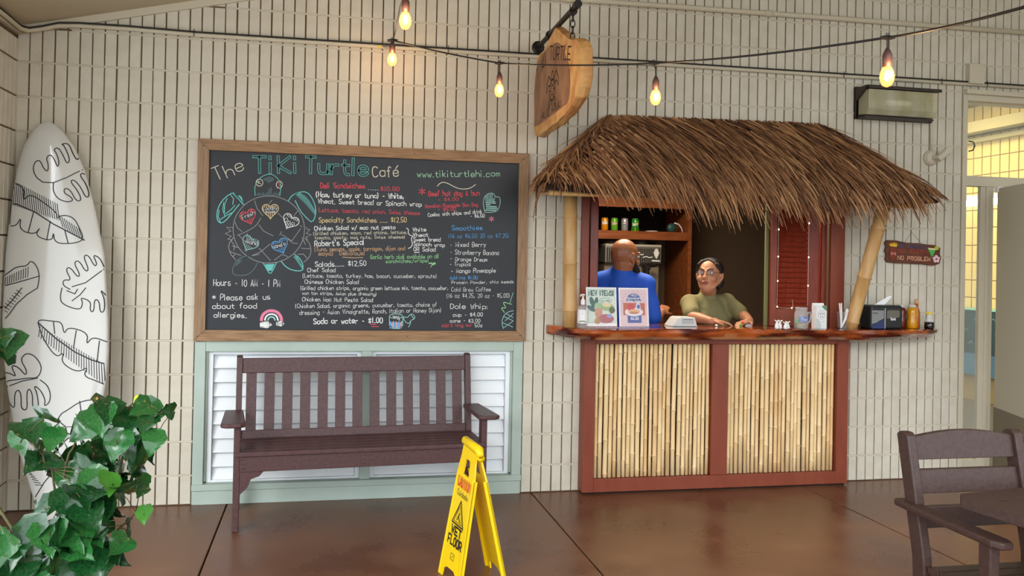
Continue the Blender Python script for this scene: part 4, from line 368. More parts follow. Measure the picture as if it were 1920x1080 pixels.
q=B(); q.box(.0,.92,.022,.026,.02,.51,Md); q.box(0,.92,-.026,-.022,.02,.51,Md); obj('kick_plate',q,M('grey kick plate',(120,110,92),.5),lf)
bx('closer_bracket',6.60,6.66,-.05,-.01,2.09,2.13,WHP,door)
bx('threshold',6.33,7.9,-.02,.14,0,.02,STEEL,door)
# hallway beyond the door
b=B(); b.box(9.2,9.4,.2,6.2,0,3.6); hw=struct('wall_hall',b,M('hall mortar',(150,128,80),.8))
HB=M('cream hall brick',(222,198,128),.7); b=B(); n=0
hm=B(); hm.add([(v[1],v[0]*2.0,v[2]) for v in brick_mesh(W,H).v],[f for f in brick_mesh(W,H).f]); hmesh=hm.mesh('brick',HB)
for c in range(26):
    for k in range(5,17):
        y=1.6+c*W*2.02
        if 2.3<y<3.9 and 5<=k<17 and n<200:
            o=link('brick',hmesh,hw); o.location=(9.2,y,Z0+(k-1)*H); n+=1
        else: b.add([(v[0]+9.2,v[1]+y,v[2]+Z0+(k-1)*H) for v in hm.v],hm.f)
o=obj('brick_courses',b,HB,hw); o['kind']='stuff'
b=B(); b.box(6.3,9.4,6.0,6.2,0,3.6); struct('wall_hall_end',b,HB)
b=B(); b.box(6.3,9.4,.2,6.2,3.5,3.6); b.box(8.95,9.2,.2,6.0,3.08,3.2); b.box(9.1,9.2,.2,6,2.99,3.04); struct('ceiling_hall',b,M('hall ceiling',(170,160,120),.8))
hp=thing('hallway_mural','dark teal wave mural low on the hallway wall behind the glass','mural',(9.15,3.4,.3))
q=B(); q.box(9.13,9.17,2.2,4.6,.55,1.05); obj('teal_panel',q,M('teal paint',(18,50,52),.5,rgb2=(12,36,40),scale=5),hp)
q=B(); q.box(9.13,9.17,2.2,4.6,.3,.55); obj('blue_panel',q,M('pale blue paint',(70,104,120),.5),hp)
q=B(); q.box(9.12,9.17,2.2,4.6,1.05,1.075); obj('top_edge',q,M('mint edge',(150,200,170),.5),hp)
q=B()
for i in range(6):
    for j in range(3):
        y=2.45+i*.25+.08*j; z=.66+j*.14; q.ribbon([(y,z),(y+.03,z+.03),(y+.06,z+.015),(y+.09,z-.005)],.008,lambda a,c,h:(9.128,a,c))
obj('wave_marks',q,M('pale wave print',(120,150,140),.6),hp)
hl=thing('tube_light','bright fluorescent tube light on the hallway wall, seen through the sidelight','light',(9.1,3.3,2.27))
q=B(); q.box(9.12,9.19,2.6,4.0,2.33,2.38); obj('housing',q,WHP,hl); q=B(); q.tube([(9.12,2.6,2.29),(9.12,4.0,2.29)],.035,10); obj('tube',q,M('lit tube',(255,250,230),.5,emit=(255,248,225),estr=6),hl)
# ================= CHALKBOARD =================
cb=thing('chalkboard','large black chalkboard menu in a weathered oak frame above the bench','chalkboard',(2.04,-.02,.993))
q=B(); q.box(1.07,3.01,-.012,-.002,1.04,2.16); bd=obj('board',q,BOARD,cb)
X0,X1,Zb,Zt=1.016,3.07,.991,2.212; f=.066
for nm,poly,m in (('top_rail',[(X0,Zt),(X1,Zt),(X1-f,Zt-f),(X0+f,Zt-f)],OAK),('bottom_rail',[(X0,Zb),(X0+f,Zb+f),(X1-f,Zb+f),(X1,Zb)],OAK),('left_stile',[(X0,Zt),(X0+f,Zt-f),(X0+f,Zb+f),(X0,Zb)],OAKV),('right_stile',[(X1,Zt),(X1,Zb),(X1-f,Zb+f),(X1-f,Zt-f)],OAKV)):
    q=B(); q.prism(poly,lambda a,c,h:(a,h,c),-.035,-.0115); obj(nm,q,m,cb,bevel=.003)
q=B()
for x,z in ((1.05,2.17),(3.03,2.175),(1.04,1.02),(3.035,1.03),(2.32,2.18),(2.3,1.02)):
    q.lathe([(.004,0),(.003,.002)],n=8,M4=Matrix.Translation((x,-.035,z))@Matrix.Rotation(PI/2,4,'X'))
obj('screw_heads',q,DGREY,cb)
CH={'cream':(226,220,196),'teal':(112,200,192),'tealw':(150,196,190),'mint':(170,222,190),'red':(226,84,96),'pink':(226,130,160),'white':(236,238,236),'yellow':(226,202,150),'orange':(220,176,130),'green':(150,214,150),'blue':(96,168,226),'grey':(160,162,162),'faint':(92,116,122)}
def chm(c): return M('chalk '+c,CH[c],.9)
BF=lambda a,c,h:(a,-.0128-h,c)
NAMES={'cream':'cream_lettering','teal':'teal_lettering','red':'red_lettering','white':'white_lettering','mint':'mint_lettering','yellow':'yellow_lettering','orange':'orange_lettering','blue':'blue_lettering','green':'green_lettering'}
for text,x0,z0,x1,z1,cap,col,th in CHALK_TEXT:
    q=B()
    if th=='O':
        write(q,text,x0,z0,x1,z1,cap,.0165,BF,0,2); obj('outline_lettering',q,chm('teal'),bd)
        q=B(); write(q,text,x0,z0,x1,z1,cap,.0110,BF,.0006,2); obj('lettering_fill',q,M('teal tinted chalkboard',(38,58,64),.6),bd)
    else:
        write(q,text,x0,z0,x1,z1,cap,.0034*float(th)*(.72 if cap<.03 else .95),BF,0,1,.06); obj(NAMES[col],q,chm(col),bd)
parts={}
for nm,col,th,pts in CHALK_ART:
    k=(nm,col); parts.setdefault(k,B())
    pts=chaikin(pts,1) if len(pts)>3 and nm not in('grass','underline') else pts
    parts[k].ribbon(pts,.0036*th,BF,.0001)
for (nm,col),q in parts.items(): obj(nm+'_drawing',q,chm(col),bd)
# ================= SURFBOARD =================
def sb_edge(z):   # left, right x at height z on the board plane
    T=[(.0,.34,.39),(.03,.30,.43),(.09,.265,.465),(.17,.238,.49),(.42,.15,.535),(.57,.115,.562),(.78,.068,.585),(.95,.042,.589),(1.13,.026,.580),(1.49,.02,.542),(1.74,.03,.483),(1.98,.05,.413),(2.12,.078,.348),(2.2,.116,.288),(2.24,.148,.248),(2.262,.178,.212)]
    for a,b_ in zip(T[:-1],T[1:]):
        if z<=b_[0]: t=(z-a[0])/(b_[0]-a[0]); return a[1]+(b_[1]-a[1])*t,a[2]+(b_[2]-a[2])*t
    return T[-1][1],T[-1][2]
def sb_y(z): return -.35+.12*z
def sb_h(x,z):
    l,r=sb_edge(z); c=(l+r)/2; hw=max((r-l)/2,.01); s=min(1,abs(x-c)/hw); return .038*(1-s**3.0)**.5*min(1,hw/.1)+.004
sf=thing('surfboard','tall white surfboard with black leaf line drawings leaning in the corner','surfboard',(.36,-.35,0))
q=B(); zs=[0,.015,.03,.06,.09,.13,.17,.25,.33,.42,.5,.57,.68,.78,.87,.95,1.04,1.13,1.25,1.37,1.49,1.62,1.74,1.86,1.98,2.05,2.12,2.16,2.2,2.22,2.24,2.252,2.262]
ss=[-1,-.985,-.95,-.88,-.75,-.55,-.3,0,.3,.55,.75,.88,.95,.985,1]; vs=[]
for z in zs:
    l,r=sb_edge(z); c=(l+r)/2; hw=(r-l)/2
    ring=[(c+hw*s_,sb_y(z)-sb_h(c+hw*s_,z),z) for s_ in ss]+[(c+hw*s_,sb_y(z)+.6*sb_h(c+hw*s_,z),z) for s_ in ss[::-1][1:-1]]
    vs+=ring
n=len(ss)*2-2; q.add(vs,[(i*n+k,(i+1)*n+k,(i+1)*n+(k+1)%n,i*n+(k+1)%n) for i in range(len(zs)-1) for k in range(n)]+[tuple(range(n)),tuple(range(len(zs)*n-1,len(zs)*n-1-n,-1))])
deck=obj('deck',q,SURF,sf,smooth=True)
ART=[B() for _ in range(1)]
q=B()
for th,pts in SURF_ART:
    pts=chaikin(pts,2) if len(pts)>6 else pts
    # subdivide
    P=[]
    for a,c in zip(pts[:-1],pts[1:]):
        k=max(1,int(math.hypot(a[0]-c[0],a[1]-c[1])/.02)); P+=[(a[0]+(c[0]-a[0])*i/k,a[1]+(c[1]-a[1])*i/k) for i in range(k)]
    P.append(pts[-1])
    def keep(p): l,r=sb_edge(p[1]); return l+.004<p[0]<r-.003
    run=[]
    for p in P+[None]:
        if p is not None and keep(p): run.append(p)
        else:
            if len(run)>1: q.ribbon(run,.0056*th,lambda a,c,h:(a,sb_y(c)-sb_h(a,c)-.0012,c))
            run=[]
obj('leaf_line_drawing',q,M('black marker',(32,32,38),.5),sf)
# ================= BENCH =================
bx0=Vector((1.315,-.60,0)); ang=math.atan2(-.49+.60,2.755-1.315)+0.0
bench=thing('garden_bench','dark brown slatted bench in front of the white louvres, under the chalkboard','bench',bx0,ang,local=True)
L_=1.43; Dp=.50
def lb(name,x0,x1,y0,y1,z0,z1,par=bench,m=BROWNP,M4=None,bev=.004):
    q=B(); q.box(x0,x1,y0,y1,z0,z1,M4); return obj(name,q,m,par,bevel=bev)
for x in (0,L_-.034):
    lb('leg',x,x+.034,0,.07,0,.575)
    q=B(); q.prism([(.50,0),(.445,0),(.40,.30),(.385,.44),(.455,.905),(.49,.915),(.505,.905),(.44,.44),(.455,.30)],lambda a,c,h:(h,a,c),x+(.034 if x else -.0),x+(.034 if x else 0)+(-.034 if x else .034)) 
    obj('leg',q,BROWNP,bench,bevel=.003)
    q=B(); w0=x+.017; q.prism([(-.03,-.045),(.035,-.045),(.06,-.02),(.045,.42),(-.045,.42),(-.055,-.02)],lambda a,c,h:(w0+a*1.15+(-.025 if x<1 else .018),c,h),.575,.600); obj('armrest',q,BROWNP,bench,bevel=.008)
    q=B(); q.prism([(.07,.325),(.40,.325),(.40,.41),(.07,.41)],lambda a,c,h:(h,a,c),x+.004,x+.030); obj('side_apron',q,BROWNP,bench)
    lb('side_stretcher',x+.005,x+.029,.06,.42,.10,.15) if x>1 else None
lb('front_apron',.034,L_-.034,.0,.026,.325,.41)
for s_ in (0,1):
    q=B(); xx=(lambda a:.034+a) if s_==0 else (lambda a:L_-.034-a)
    q.prism([(0,.325),(.125,.325),(.105,.30),(.06,.285),(.042,.24),(.0,.20)],lambda a,c,h:(xx(a),h,c),.002,.026); obj('corner_bracket',q,BROWNP,bench,bevel=.002)
for k in range(5): lb('seat_slat',.006,L_-.006,-.012+k*.078,.060+k*.078,.411+.00*k,.435)
Rb=Matrix.Translation((0,.392,.43))@Matrix.Rotation(-math.atan2(.07,.47),4,'X')
lb('back_rail',.034,L_-.034,.0,.03,.385,.475,M4=Rb); lb('back_rail',.034,L_-.034,.004,.03,-.0,.05,M4=Rb)
nS=13; pitch=(L_-.068)/nS
for k in range(nS):
    xc=.034+pitch*(k+.5); lb('back_slat',xc-.030,xc+.030,.008,.024,.045,.39,M4=Rb,bev=.002)
q=B()
for x in (.045,.06,L_/2-.004,L_-.045):
    for z in (.345,.37,.392): q.lathe([(.0035,0),(.003,.0015)],n=6,M4=Matrix.Translation((x,-.0005,z))@Matrix.Rotation(PI/2,4,'X'))
obj('screw_heads',q,BLACK,bench)
# ================= COUNTER =================
ct=thing('bar_front','red brown framed bar front filled with upright bamboo canes','counter',(4.41,-.05,0))
def wb(name,x0,x1,y0,y1,z0,z1,m=REDW,par=ct,bev=.003): q=B(); q.box(x0,x1,y0,y1,z0,z1); return obj(name,q,m,par,bevel=bev)
wb('left_post',3.447,3.524,-.11,-.001,.012,1.018); wb('right_post',5.280,5.367,-.11,-.001,.012,1.018); wb('mid_post',4.345,4.462,-.11,-.03,.10,.98)
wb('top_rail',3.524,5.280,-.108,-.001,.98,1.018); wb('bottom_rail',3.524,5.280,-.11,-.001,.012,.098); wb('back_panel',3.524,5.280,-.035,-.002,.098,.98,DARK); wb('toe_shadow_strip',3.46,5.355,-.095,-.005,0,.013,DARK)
rr=random.Random(11)
for xa,xb in ((3.528,4.341),(4.466,5.276)):
    n=26; ws=[rr.uniform(.8,1.2) for _ in range(n)]; tw=sum(ws); x=xa
    for k in range(n):
        wd=(xb-xa)*ws[k]/tw; xc=x+wd/2; x+=wd; r=wd*.455*rr.uniform(.90,1.02); z0,z1=.1,.979; pts=[];rs=[]; zz=z0-rr.uniform(0,.2); lean=rr.uniform(-.004,.004); wob=rr.uniform(.5,1.5)
        q=B(); z=z0; nodes=[]
        while zz<z1: zz+=rr.uniform(.17,.30); nodes.append(zz)
        prof=[(z0,r)]
        for nz in nodes:
            if z0+.01<nz<z1-.01: prof+=[(nz-.006,r*.97),(nz-.001,r*1.12),(nz+.003,r*1.05),(nz+.008,r*.98)]
        prof.append((z1,r))
        q.tube([(xc+lean*math.sin(a*3*wob)+rr.uniform(-.0008,.0008),-.072+.0,a) for a,_ in prof],[b_ for _,b_ in prof],8)
        for nz in nodes:
            if z0+.01<nz<z1-.01:
                q.mi=1; q.tube([(xc+lean*math.sin(nz*3*wob),-.072,nz-.002),(xc+lean*math.sin(nz*3*wob),-.072,nz+.001)],r*1.115,8,cap=False); q.mi=0
        c=obj('bamboo_cane',q,[CANE[rr.choice((0,0,1,1,2))],NODEM],ct,smooth=True)
# slab worktop, live edge
def slab_front(x):
    t=(x-3.21)/(6.09-3.21)
    y=-.27-.028*math.sin(x*2.3)-.012*math.sin(x*6.1)-.006*math.sin(x*15)
    if x<3.5: y=-.03-(abs(y)-.03)*math.sin(max(0,(x-3.21)/.29)*PI/2)**.8
    if x>5.75: y=-.05-(abs(y)-.05)*max(0,min(1,(6.10-x)/.35))**.5
    return y
q=B(); nx=90; rings=[]
for i in range(nx+1):
    x=3.212+(6.098-3.212)*i/nx; yf=slab_front(x); th=.073 if 3.5<x<5.5 else .073-.018*min(1,abs(x-(3.5 if x<4 else 5.5))/.35)
    yb=.235 if 3.452<x<5.368 else -.016
    lip=.010*math.sin(x*9)+.006*math.sin(x*23)
    zt=1.092+(.006 if x<3.3 else 0)
    rings.append([(x,yb,zt),(x,yf+.03+lip*.5,zt),(x,yf+.006,zt-.006),(x,yf+.012+lip*.4,zt-.028),(x,yf+.03+lip,zt-th*.72),(x,yf+.055+lip,zt-th),(x,yb,zt-th)])
vs=[p for r_ in rings for p in r_]; m_=7
q.add(vs,[(i*m_+k,i*m_+(k+1)%m_,(i+1)*m_+(k+1)%m_,(i+1)*m_+k) for i in range(nx) for k in range(m_)]+[tuple(range(m_)),tuple(range(nx*m_+m_-1,nx*m_-1,-1))])
o=obj('countertop_slab',q,SLABW,smooth=False); tag(o,'long glossy live-edge wood slab countertop over the bamboo bar front','countertop')
# hatch casing
hf=B(); hf.box(3.435,3.487,-.03,.0,1.092,2.17); hf.box(5.265,5.372,-.03,.0,1.092,2.17); hf.box(3.435,5.372,-.03,.0,2.10,2.17)
fr=struct('window_2',hf,REDW,bevel=.003)
wb('inner_jamb',3.515,3.57,.03,.19,1.092,2.12,REDD,fr); wb('inner_jamb',5.225,5.262,.02,.19,1.092,2.12,REDD,fr); wb('inner_jamb',4.808,4.832,.055,.075,1.092,2.12,M('olive green trim',(110,112,70),.6),fr)
# louvred shutter, open against the right jamb
sh=thing('louvred_shutter','dark red louvred shutter edged with a string of tiny lights, right side of the hatch','shutter',(5.0,.04,1.095))
wb('left_stile',4.835,4.877,.02,.055,1.096,2.10,REDW,sh); wb('right_stile',5.115,5.20,.02,.055,1.096,2.10,REDD,sh); wb('bottom_rail',4.877,5.115,.02,.055,1.096,1.215,REDW,sh); wb('top_rail',4.877,5.115,.02,.055,2.0,2.10,REDW,sh)
for k in range(22):
    z=1.22+k*.0362; q=B(); q.prism([(.022,z),(.026,z-.003),(.052,z+.034),(.048,z+.037)],lambda a,c,h:(h,a,c),4.878,5.114); obj('louvre',q,REDD,sh)
ls=[(4.880,.012,2.05),(4.879,.012,1.6),(4.877,.012,1.225),(4.97,.012,1.218),(5.0,.010,1.222),(4.995,.012,1.28)]
q=B(); q.tube(ls,.0016,5); q.tube([(5.112,.012,2.05),(5.114,.012,1.5),(5.112,.012,1.24)],.0016,5); obj('light_wire',q,M('silver wire',(190,180,170),.4),sh)
LED=M('tiny lit bulb',(255,246,226),.4,emit=(255,236,200),estr=4)
for x,z in ((4.88,1.95),(4.879,1.77),(4.878,1.58),(4.878,1.41),(4.877,1.23),(4.99,1.222),(5.113,1.82),(5.113,1.58),(5.112,1.38)):
    q=B(); q.ellip((x,.008,z),(.0045,.0045,.006),n=8,k=6); obj('tiny_bulb',q,LED,sh)
# ================= THATCHED AWNING =================
aw=thing('thatched_awning','brown palm thatch awning over the service hatch','awning',(4.38,-.25,1.98))
RL,RR=(3.60,-.04,2.475),(5.15,-.04,2.50)
def eave(u): # front eave u 0..1
    x=3.0+2.76*u; z=1.992-.050*math.sin(u*PI)**.8; y=-.52; return Vector((x,y,z))
def ridge(u): return Vector(RL).lerp(Vector(RR),u)
def front(u,v): p=ridge(u).lerp(eave(u),v); e_=min(1,u/.12,(1-u)/.12); p.y-=.05*math.sin(v*PI)*e_; p.z+=.03*math.sin(v*PI)*e_; return p
q=B(); nu,nv=20,6
fr_=[front(i/nu,j/nv)+Vector((0,.03,-.03)) for i in range(nu+1) for j in range(nv+1)]
q.add(fr_,[(i*(nv+1)+j,i*(nv+1)+j+1,(i+1)*(nv+1)+j+1,(i+1)*(nv+1)+j) for i in range(nu) for j in range(nv)])
def hipL(u,v): # u 0 front .. 1 wall
    a=front(0,v); b_=Vector((3.58-.47*v,-.012,2.475-.49*v)); return a.lerp(b_,u)
def hipR(u,v):
    a=front(1,v); b_=Vector((5.17+.47*v,-.012,2.50-.51*v)); return a.lerp(b_,u)
for hp_ in (hipL,hipR):
    g=[hp_(i/3,j/nv)+Vector((.02 if hp_ is hipL else -.02,-.004,-.03)) for i in range(4) for j in range(nv+1)]
    q.add(g,[(i*(nv+1)+j,i*(nv+1)+j+1,(i+1)*(nv+1)+j+1,(i+1)*(nv+1)+j) for i in range(3) for j in range(nv)])
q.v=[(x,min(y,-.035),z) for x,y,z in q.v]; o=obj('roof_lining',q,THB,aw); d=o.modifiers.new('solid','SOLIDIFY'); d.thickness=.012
for a,c in (((3.10,-.44,1.93),(5.66,-.44,1.93)),((3.16,-.44,1.935),(3.16,-.04,1.96)),((5.6,-.44,1.935),(5.6,-.04,1.96)),((3.62,-.06,2.43),(5.12,-.06,2.44))):
    q=B(); q.tube([a,c],.016,6); obj('roof_pole',q,BAMB,aw)
rr=random.Random(5); TH=B()
def strand(p,dr,nrm,L,wd,hang):
    P=[p]; d=dr.normalized(); cur=Vector(p); n=4; 
    for k in range(n):
        cur=cur+d*(L/n); d=(d+Vector((0,0,-1))*hang*(k+1)/n+Vector((rr.gauss(0,.05),rr.gauss(0,.04),rr.gauss(0,.04)))).normalized(); P.append(cur.copy())
    side=d.cross(nrm); side=side.normalized() if side.length>.1 else Vector((1,0,0))
    tw=rr.uniform(-.7,.7); side=(side*math.cos(tw)+nrm*math.sin(tw)).normalized()
    vs=[];
    for i,a in enumerate(P):
        w_=wd*(1-.75*(i/n)**1.5)/2; vs+=[a-side*w_,a+side*w_]
    TH.mi=rr.choices((0,1,2,3),(.22,.36,.28,.14))[0]
    TH.add(vs,[(2*i,2*i+1,2*i+3,2*i+2) for i in range(n)]); TH.mi=0
rowsn=13
for j in range(rowsn):
    v=j/rowsn*.97
    for i in range(int(330+150*v)):
        u=rr.random(); vv=min(1,max(0,v+rr.uniform(-.04,.04))); p=front(u,vv); p2=front(u,min(1,vv+.08)); sl=(p2-p).normalized() if vv<.9 else (front(u,1)-front(u,.9)).normalized()
        nrm=Vector((0,-.65,.75)).normalized(); lean=(1.0-.85*u)+rr.gauss(0,.16)-(1.6*max(0,.03-u)/.03 if u<.03 else 0)
        spread=(u-.5)*.35
        dr=Vector((sl.x*.25+lean*.75+spread*.3,sl.y,sl.z)); L=rr.uniform(.20,.36)
        lift=rr.uniform(.0,.022)
        if vv>.78: L=rr.uniform(.08,.34)*(1 if .06<u<.94 else .6)*(.75 if u<.3 else 1)
        strand(p+nrm*(lift+.006),dr+nrm*rr.uniform(-.03,.10),nrm,L,rr.uniform(.008,.015),.12 if vv<.6 else .45)
for hp_,sx in ((hipL,-1),(hipR,1)):
    for j in range(rowsn):
        v=j/rowsn*.97
        for i in range(int(50+80*v)):
            u=rr.random()**1.2; vv=min(1,max(0,v+rr.uniform(-.04,.04))); p=hp_(u,vv); nrm=Vector((sx*.7,-.15,.7)).normalized()
            dr=(hp_(u,min(1,vv+.1))-p) if vv<.9 else hp_(u,1)-hp_(u,.9); dr=dr.normalized()+Vector((sx*rr.uniform(-.12,.12),-.35*rr.random(),0))
            strand(p+nrm*rr.uniform(.0,.01),dr,nrm,rr.uniform(.14,.26)*(1 if vv<.75 else .5),rr.uniform(.007,.013),.1 if vv<.6 else .4)
    # hip ridge bundles lying along the corner line
    for i in range(330):
        v=rr.random()*.95; p=(front(0,v) if sx<0 else front(1,v)); dr=(front(0 if sx<0 else 1,1)-front(0 if sx<0 else 1,0)).normalized()+Vector((rr.gauss(0,.10)+.02*sx,rr.gauss(0,.10),rr.gauss(0,.07)))
        strand(p+Vector((rr.uniform(-.015,.015),rr.uniform(-.02,.0),rr.uniform(-.004,.020))),dr,Vector((0,-.6,.8)),rr.uniform(.2,.34)*(1 if v<.65 else .42),rr.uniform(.007,.013),.12 if v<.7 else .3)
for i in range(520): # ridge cap
    u=rr.random(); p=ridge(u)+Vector((0,-.01,.012)); strand(p+Vector((0,0,rr.uniform(-.01,.012))),Vector((rr.uniform(.2,.6)*(1 if u>.05 else -1),-.55,-.5+rr.gauss(0,.08))),Vector((0,-.6,.8)),rr.uniform(.12,.25),rr.uniform(.007,.012),.15)
for k in range(6): strand(Vector((3.03+k*.006,-.50,1.985)),Vector((-.10-.02*k,.02,-.5)),Vector((0,-1,0)),.24-.02*k,.009,.2)
TH.v=[(x,min(y,-.016),z) for x,y,z in TH.v]
o=obj('thatch',TH,THATCH,aw); o['kind']='stuff'
# bamboo posts holding the awning
def pole(name,p,q_,r,nodes,label):
    b=B(); p=Vector(p); q_=Vector(q_); pts=[];rs=[]
    T_=[0]; 
    for t in nodes: T_+=[t-.008,t-.002,t+.004,t+.012]
    T_.append(1); 
    for t in T_:
        k=min((abs(t-n_) for n_ in nodes)); pts.append(p.lerp(q_,t)); rs.append(r*(1.09 if k<.0045 else 1.0))
    b.tube(pts,rs,14)
    b.mi=1
    for t in nodes: b.tube([p.lerp(q_,t-.004),p.lerp(q_,t-.001)],r*1.105,14,cap=False)
    o=obj(name,b,[BAMB,NODEM],smooth=True); return tag(o,label,'bamboo post','bamboo posts under the awning')
pole('bamboo_post',(3.335,-.13,1.093),(3.315,-.16,1.985),.045,(.12,.46,.80),'upright bamboo post at the left end of the counter, beside the sanitizer')
pole('bamboo_post',(5.36,-.13,1.093),(5.50,-.30,1.98),.045,(.05,.40,.78),'slanting bamboo post at the right of the hatch, behind the cup of straws')
# ================= HANGING SIGN =================
hs=thing('hanging_sign','live-edge wooden slab sign hanging from a black pipe arm','sign',(3.117,-.5,2.32))
face=[(-0.54,2.913),(-0.644,2.869),(-0.75,2.815),(-0.86,2.765),(-0.937,2.742),(-1.0,2.735),(-1.06,2.70),(-1.09,2.66),(-1.10,2.591),(-1.105,2.51),(-1.07,2.455),(-1.017,2.41),(-0.928,2.375),(-.85,2.36),(-0.784,2.345),(-.69,2.34),(-0.605,2.325),(-.5,2.33),(-0.413,2.318),(-0.266,2.318),(-0.16,2.308),(-0.063,2.327),(-0.03,2.381),(-0.034,2.45),(-.022,2.579),(-0.024,2.663),(-0.062,2.762),(-0.088,2.834),(-.18,2.842),(-0.27,2.837),(-0.327,2.861),(-0.453,2.896)]
fn=lambda a,c,h:(3.117+h,a,c)
cx_,cz_=-.56,2.6
q=B(); n=len(face); rr=random.Random(4); L0=[]
for h,sc in ((-.022,.985),(-.010,1.0),(.015,1.015),(.034,.995),(.044,.955)):
    for a,c in face:
        j=rr.uniform(-.004,.004) if h>-.015 else 0
        L0.append((3.117+h,cx_+(a-cx_)*sc+j-(.018*max(0,h+.01)/.05 if a<-1 else 0),cz_+(c-cz_)*sc+j-(.0)))
q.add(L0,[(i*n+k,i*n+(k+1)%n,(i+1)*n+(k+1)%n,(i+1)*n+k) for i in range(4) for k in range(n)]+[tuple(range(n))[::-1],tuple(range(4*n,5*n))])
obj('slab',q,SIGNS,hs)
hw_=[(-0.10,2.80),(-0.2,2.822),(-0.30,2.826),(-.4,2.833),(-0.487,2.823),(-.58,2.812),(-0.65,2.788),(-.72,2.745),(-0.772,2.694),(-.84,2.64),(-0.877,2.584),(-.89,2.52),(-0.886,2.463),(-.87,2.425),(-0.829,2.406),(-.70,2.400),(-0.574,2.394),(-.43,2.392),(-0.292,2.387),(-.15,2.382),(-0.045,2.39),(-.045,2.5),(-0.03,2.6),(-.05,2.7)]
q=B(); q.prism(hw_,fn,-.0235,-.020); obj('heartwood_face',q,SIGNH,hs)
SF=lambda a,c,h:(3.117-.0242-h,a,c)
INK=M('burnt lettering',(38,26,20),.7)
SM=lambda a,c,h:SF(-a,c,h)
q=B(); write(q,'TIKI',.10,2.675,.34,2.745,.075,.009,SM,0,1,.05); write(q,'TURTLE',.42,2.748,.88,2.640,.075,.009,SM,0,1,.05); write(q,'HILO, HAWAII',.25,2.402,.72,2.408,.042,.006,SM,0,1,.05)
obj('burnt_lettering',q,INK,hs)
q=B(); 
def ring(cx,cz,rx,rz,a0=0,a1=360,n=14): return [(cx+rx*math.cos(math.radians(a0+(a1-a0)*i/n)),cz+rz*math.sin(math.radians(a0+(a1-a0)*i/n))) for i in range(n+1)]
q.ribbon(ring(-.50,2.545,.065,.062),.009,SF); q.ribbon(ring(-.50,2.545,.034,.032,n=6),.007,SF)
for k in range(6):
    a=math.radians(60*k); q.ribbon([(-.50+.034*math.cos(a),2.545+.032*math.sin(a)),(-.50+.063*math.cos(a),2.545+.060*math.sin(a))],.007,SF)
q.ribbon(ring(-.50,2.632,.024,.027,n=10),.009,SF)
for sx in (1,-1):
    q.ribbon([(-.50+sx*.03,2.605),(-.50+sx*.09,2.645),(-.50+sx*.135,2.60),(-.50+sx*.14,2.545),(-.50+sx*.10,2.585),(-.50+sx*.055,2.58)],.009,SF)
    q.ribbon([(-.50+sx*.045,2.50),(-.50+sx*.085,2.47),(-.50+sx*.07,2.44),(-.50+sx*.03,2.485)],.009,SF)
q.ribbon([(-.515,2.485),(-.50,2.45),(-.485,2.485)],.009,SF)
obj('turtle_drawing',q,INK,hs)
hb=thing('sign_bracket','black pipe arm with round wall flange carrying the wooden slab sign','bracket',(3.117,-.4,2.88))
q=B(); q.tube([(3.117,-.012,2.915),(3.117,-.012-.001,2.915),(3.117,-.80,2.937),(3.117,-.93,2.941)],[.016,.016,.016,.016],10); obj('arm',q,BLKM,hb,smooth=True)
q=B(); q.lathe([(.042,0),(.042,.008),(.028,.014),(.024,.03)],n=18,M4=Matrix.Translation((3.117,-.012,2.915))@Matrix.Rotation(PI/2,4,'X')); obj('wall_flange',q,BLKM,hb)
q=B(); q.tube([(3.117,-.90,2.940),(3.117,-.945,2.941)],.023,12); obj('end_cap',q,BLKM,hb)
for y in (-.31,-.84):
    q=B(); q.tube([(3.117,y-.012,2.926),(3.117,y+.012,2.926)],.024,12); obj('collar',q,BLKM,hb)
    z=2.912; bot=2.86 if y>-.5 else 2.755; k=0
    while z>bot:
        q=B(); L=.048; fl=k%2; pts=[]
        for i in range(13):
            a=2*PI*i/12; u=.013*math.cos(a); w_=L/2*math.sin(a)*1.0; pts.append((3.117+(u if fl else 0),y+(0 if fl else u),z-L/2+w_+.004))
        q.tube(pts,.0032,6,cap=False); obj('chain_link',q,BLKM,hb); z-=.036; k+=1
# ================= STRING LIGHTS =================
def bulb(name,P,sc,lab,drop,grp='string light bulbs',swing=0,power=2.4):
    P=Vector(P); t=thing(name,lab,'light bulb',P,0,grp)
    # P = centre of the glass
    q=B(); q.lathe([(.004,-.050*sc),(.018*sc,-.044*sc),(.028*sc,-.026*sc),(.031*sc,-.006*sc),(.027*sc,.016*sc),(.019*sc,.032*sc),(.016*sc,.042*sc)],P,14); obj('glass',q,BULBG,t,smooth=True)
    q=B(); q.ellip(P+Vector((0,0,-.004*sc)),(.010*sc,.010*sc,.022*sc),n=8,k=6); obj('filament',q,FIL,t,smooth=True)
    q=B(); q.lathe([(.019*sc,.036*sc),(.020*sc,.07*sc),(.020*sc,.088*sc),(.013*sc,.105*sc),(.006*sc,.118*sc)],P,12); obj('socket',q,SOCK,t,smooth=True)
    top=P+Vector((0,0,.118*sc)); e=top+Vector((swing*.02,0,drop))
    q=B(); pts=[top,top.lerp(e,.5)+Vector((-swing*.008,0,0)),e]; q.tube(pts,.0045*sc,6); q.tube([e-Vector((.034,0,.003))*sc,e,e+Vector((.034,0,.003))*sc],[.006*sc,.012*sc,.006*sc],8)
    q.tube([e,e+Vector((-.007,0,.018))*sc,e+Vector((.007,0,.018))*sc,e],.003*sc,5); obj('cord_drop',q,BLACK,t)
    l=lamp('bulb_glow','POINT',P-Vector((0,0,.0)),power,(1,.62,.28),.03); l.location=P+Vector((0,-.045*sc,0))
    return e
CB=lambda u,v,d:None
e1=bulb('string_bulb',(2.712,-.792,2.468),.84,'second bulb along the string, hanging left of the wooden sign',.050)
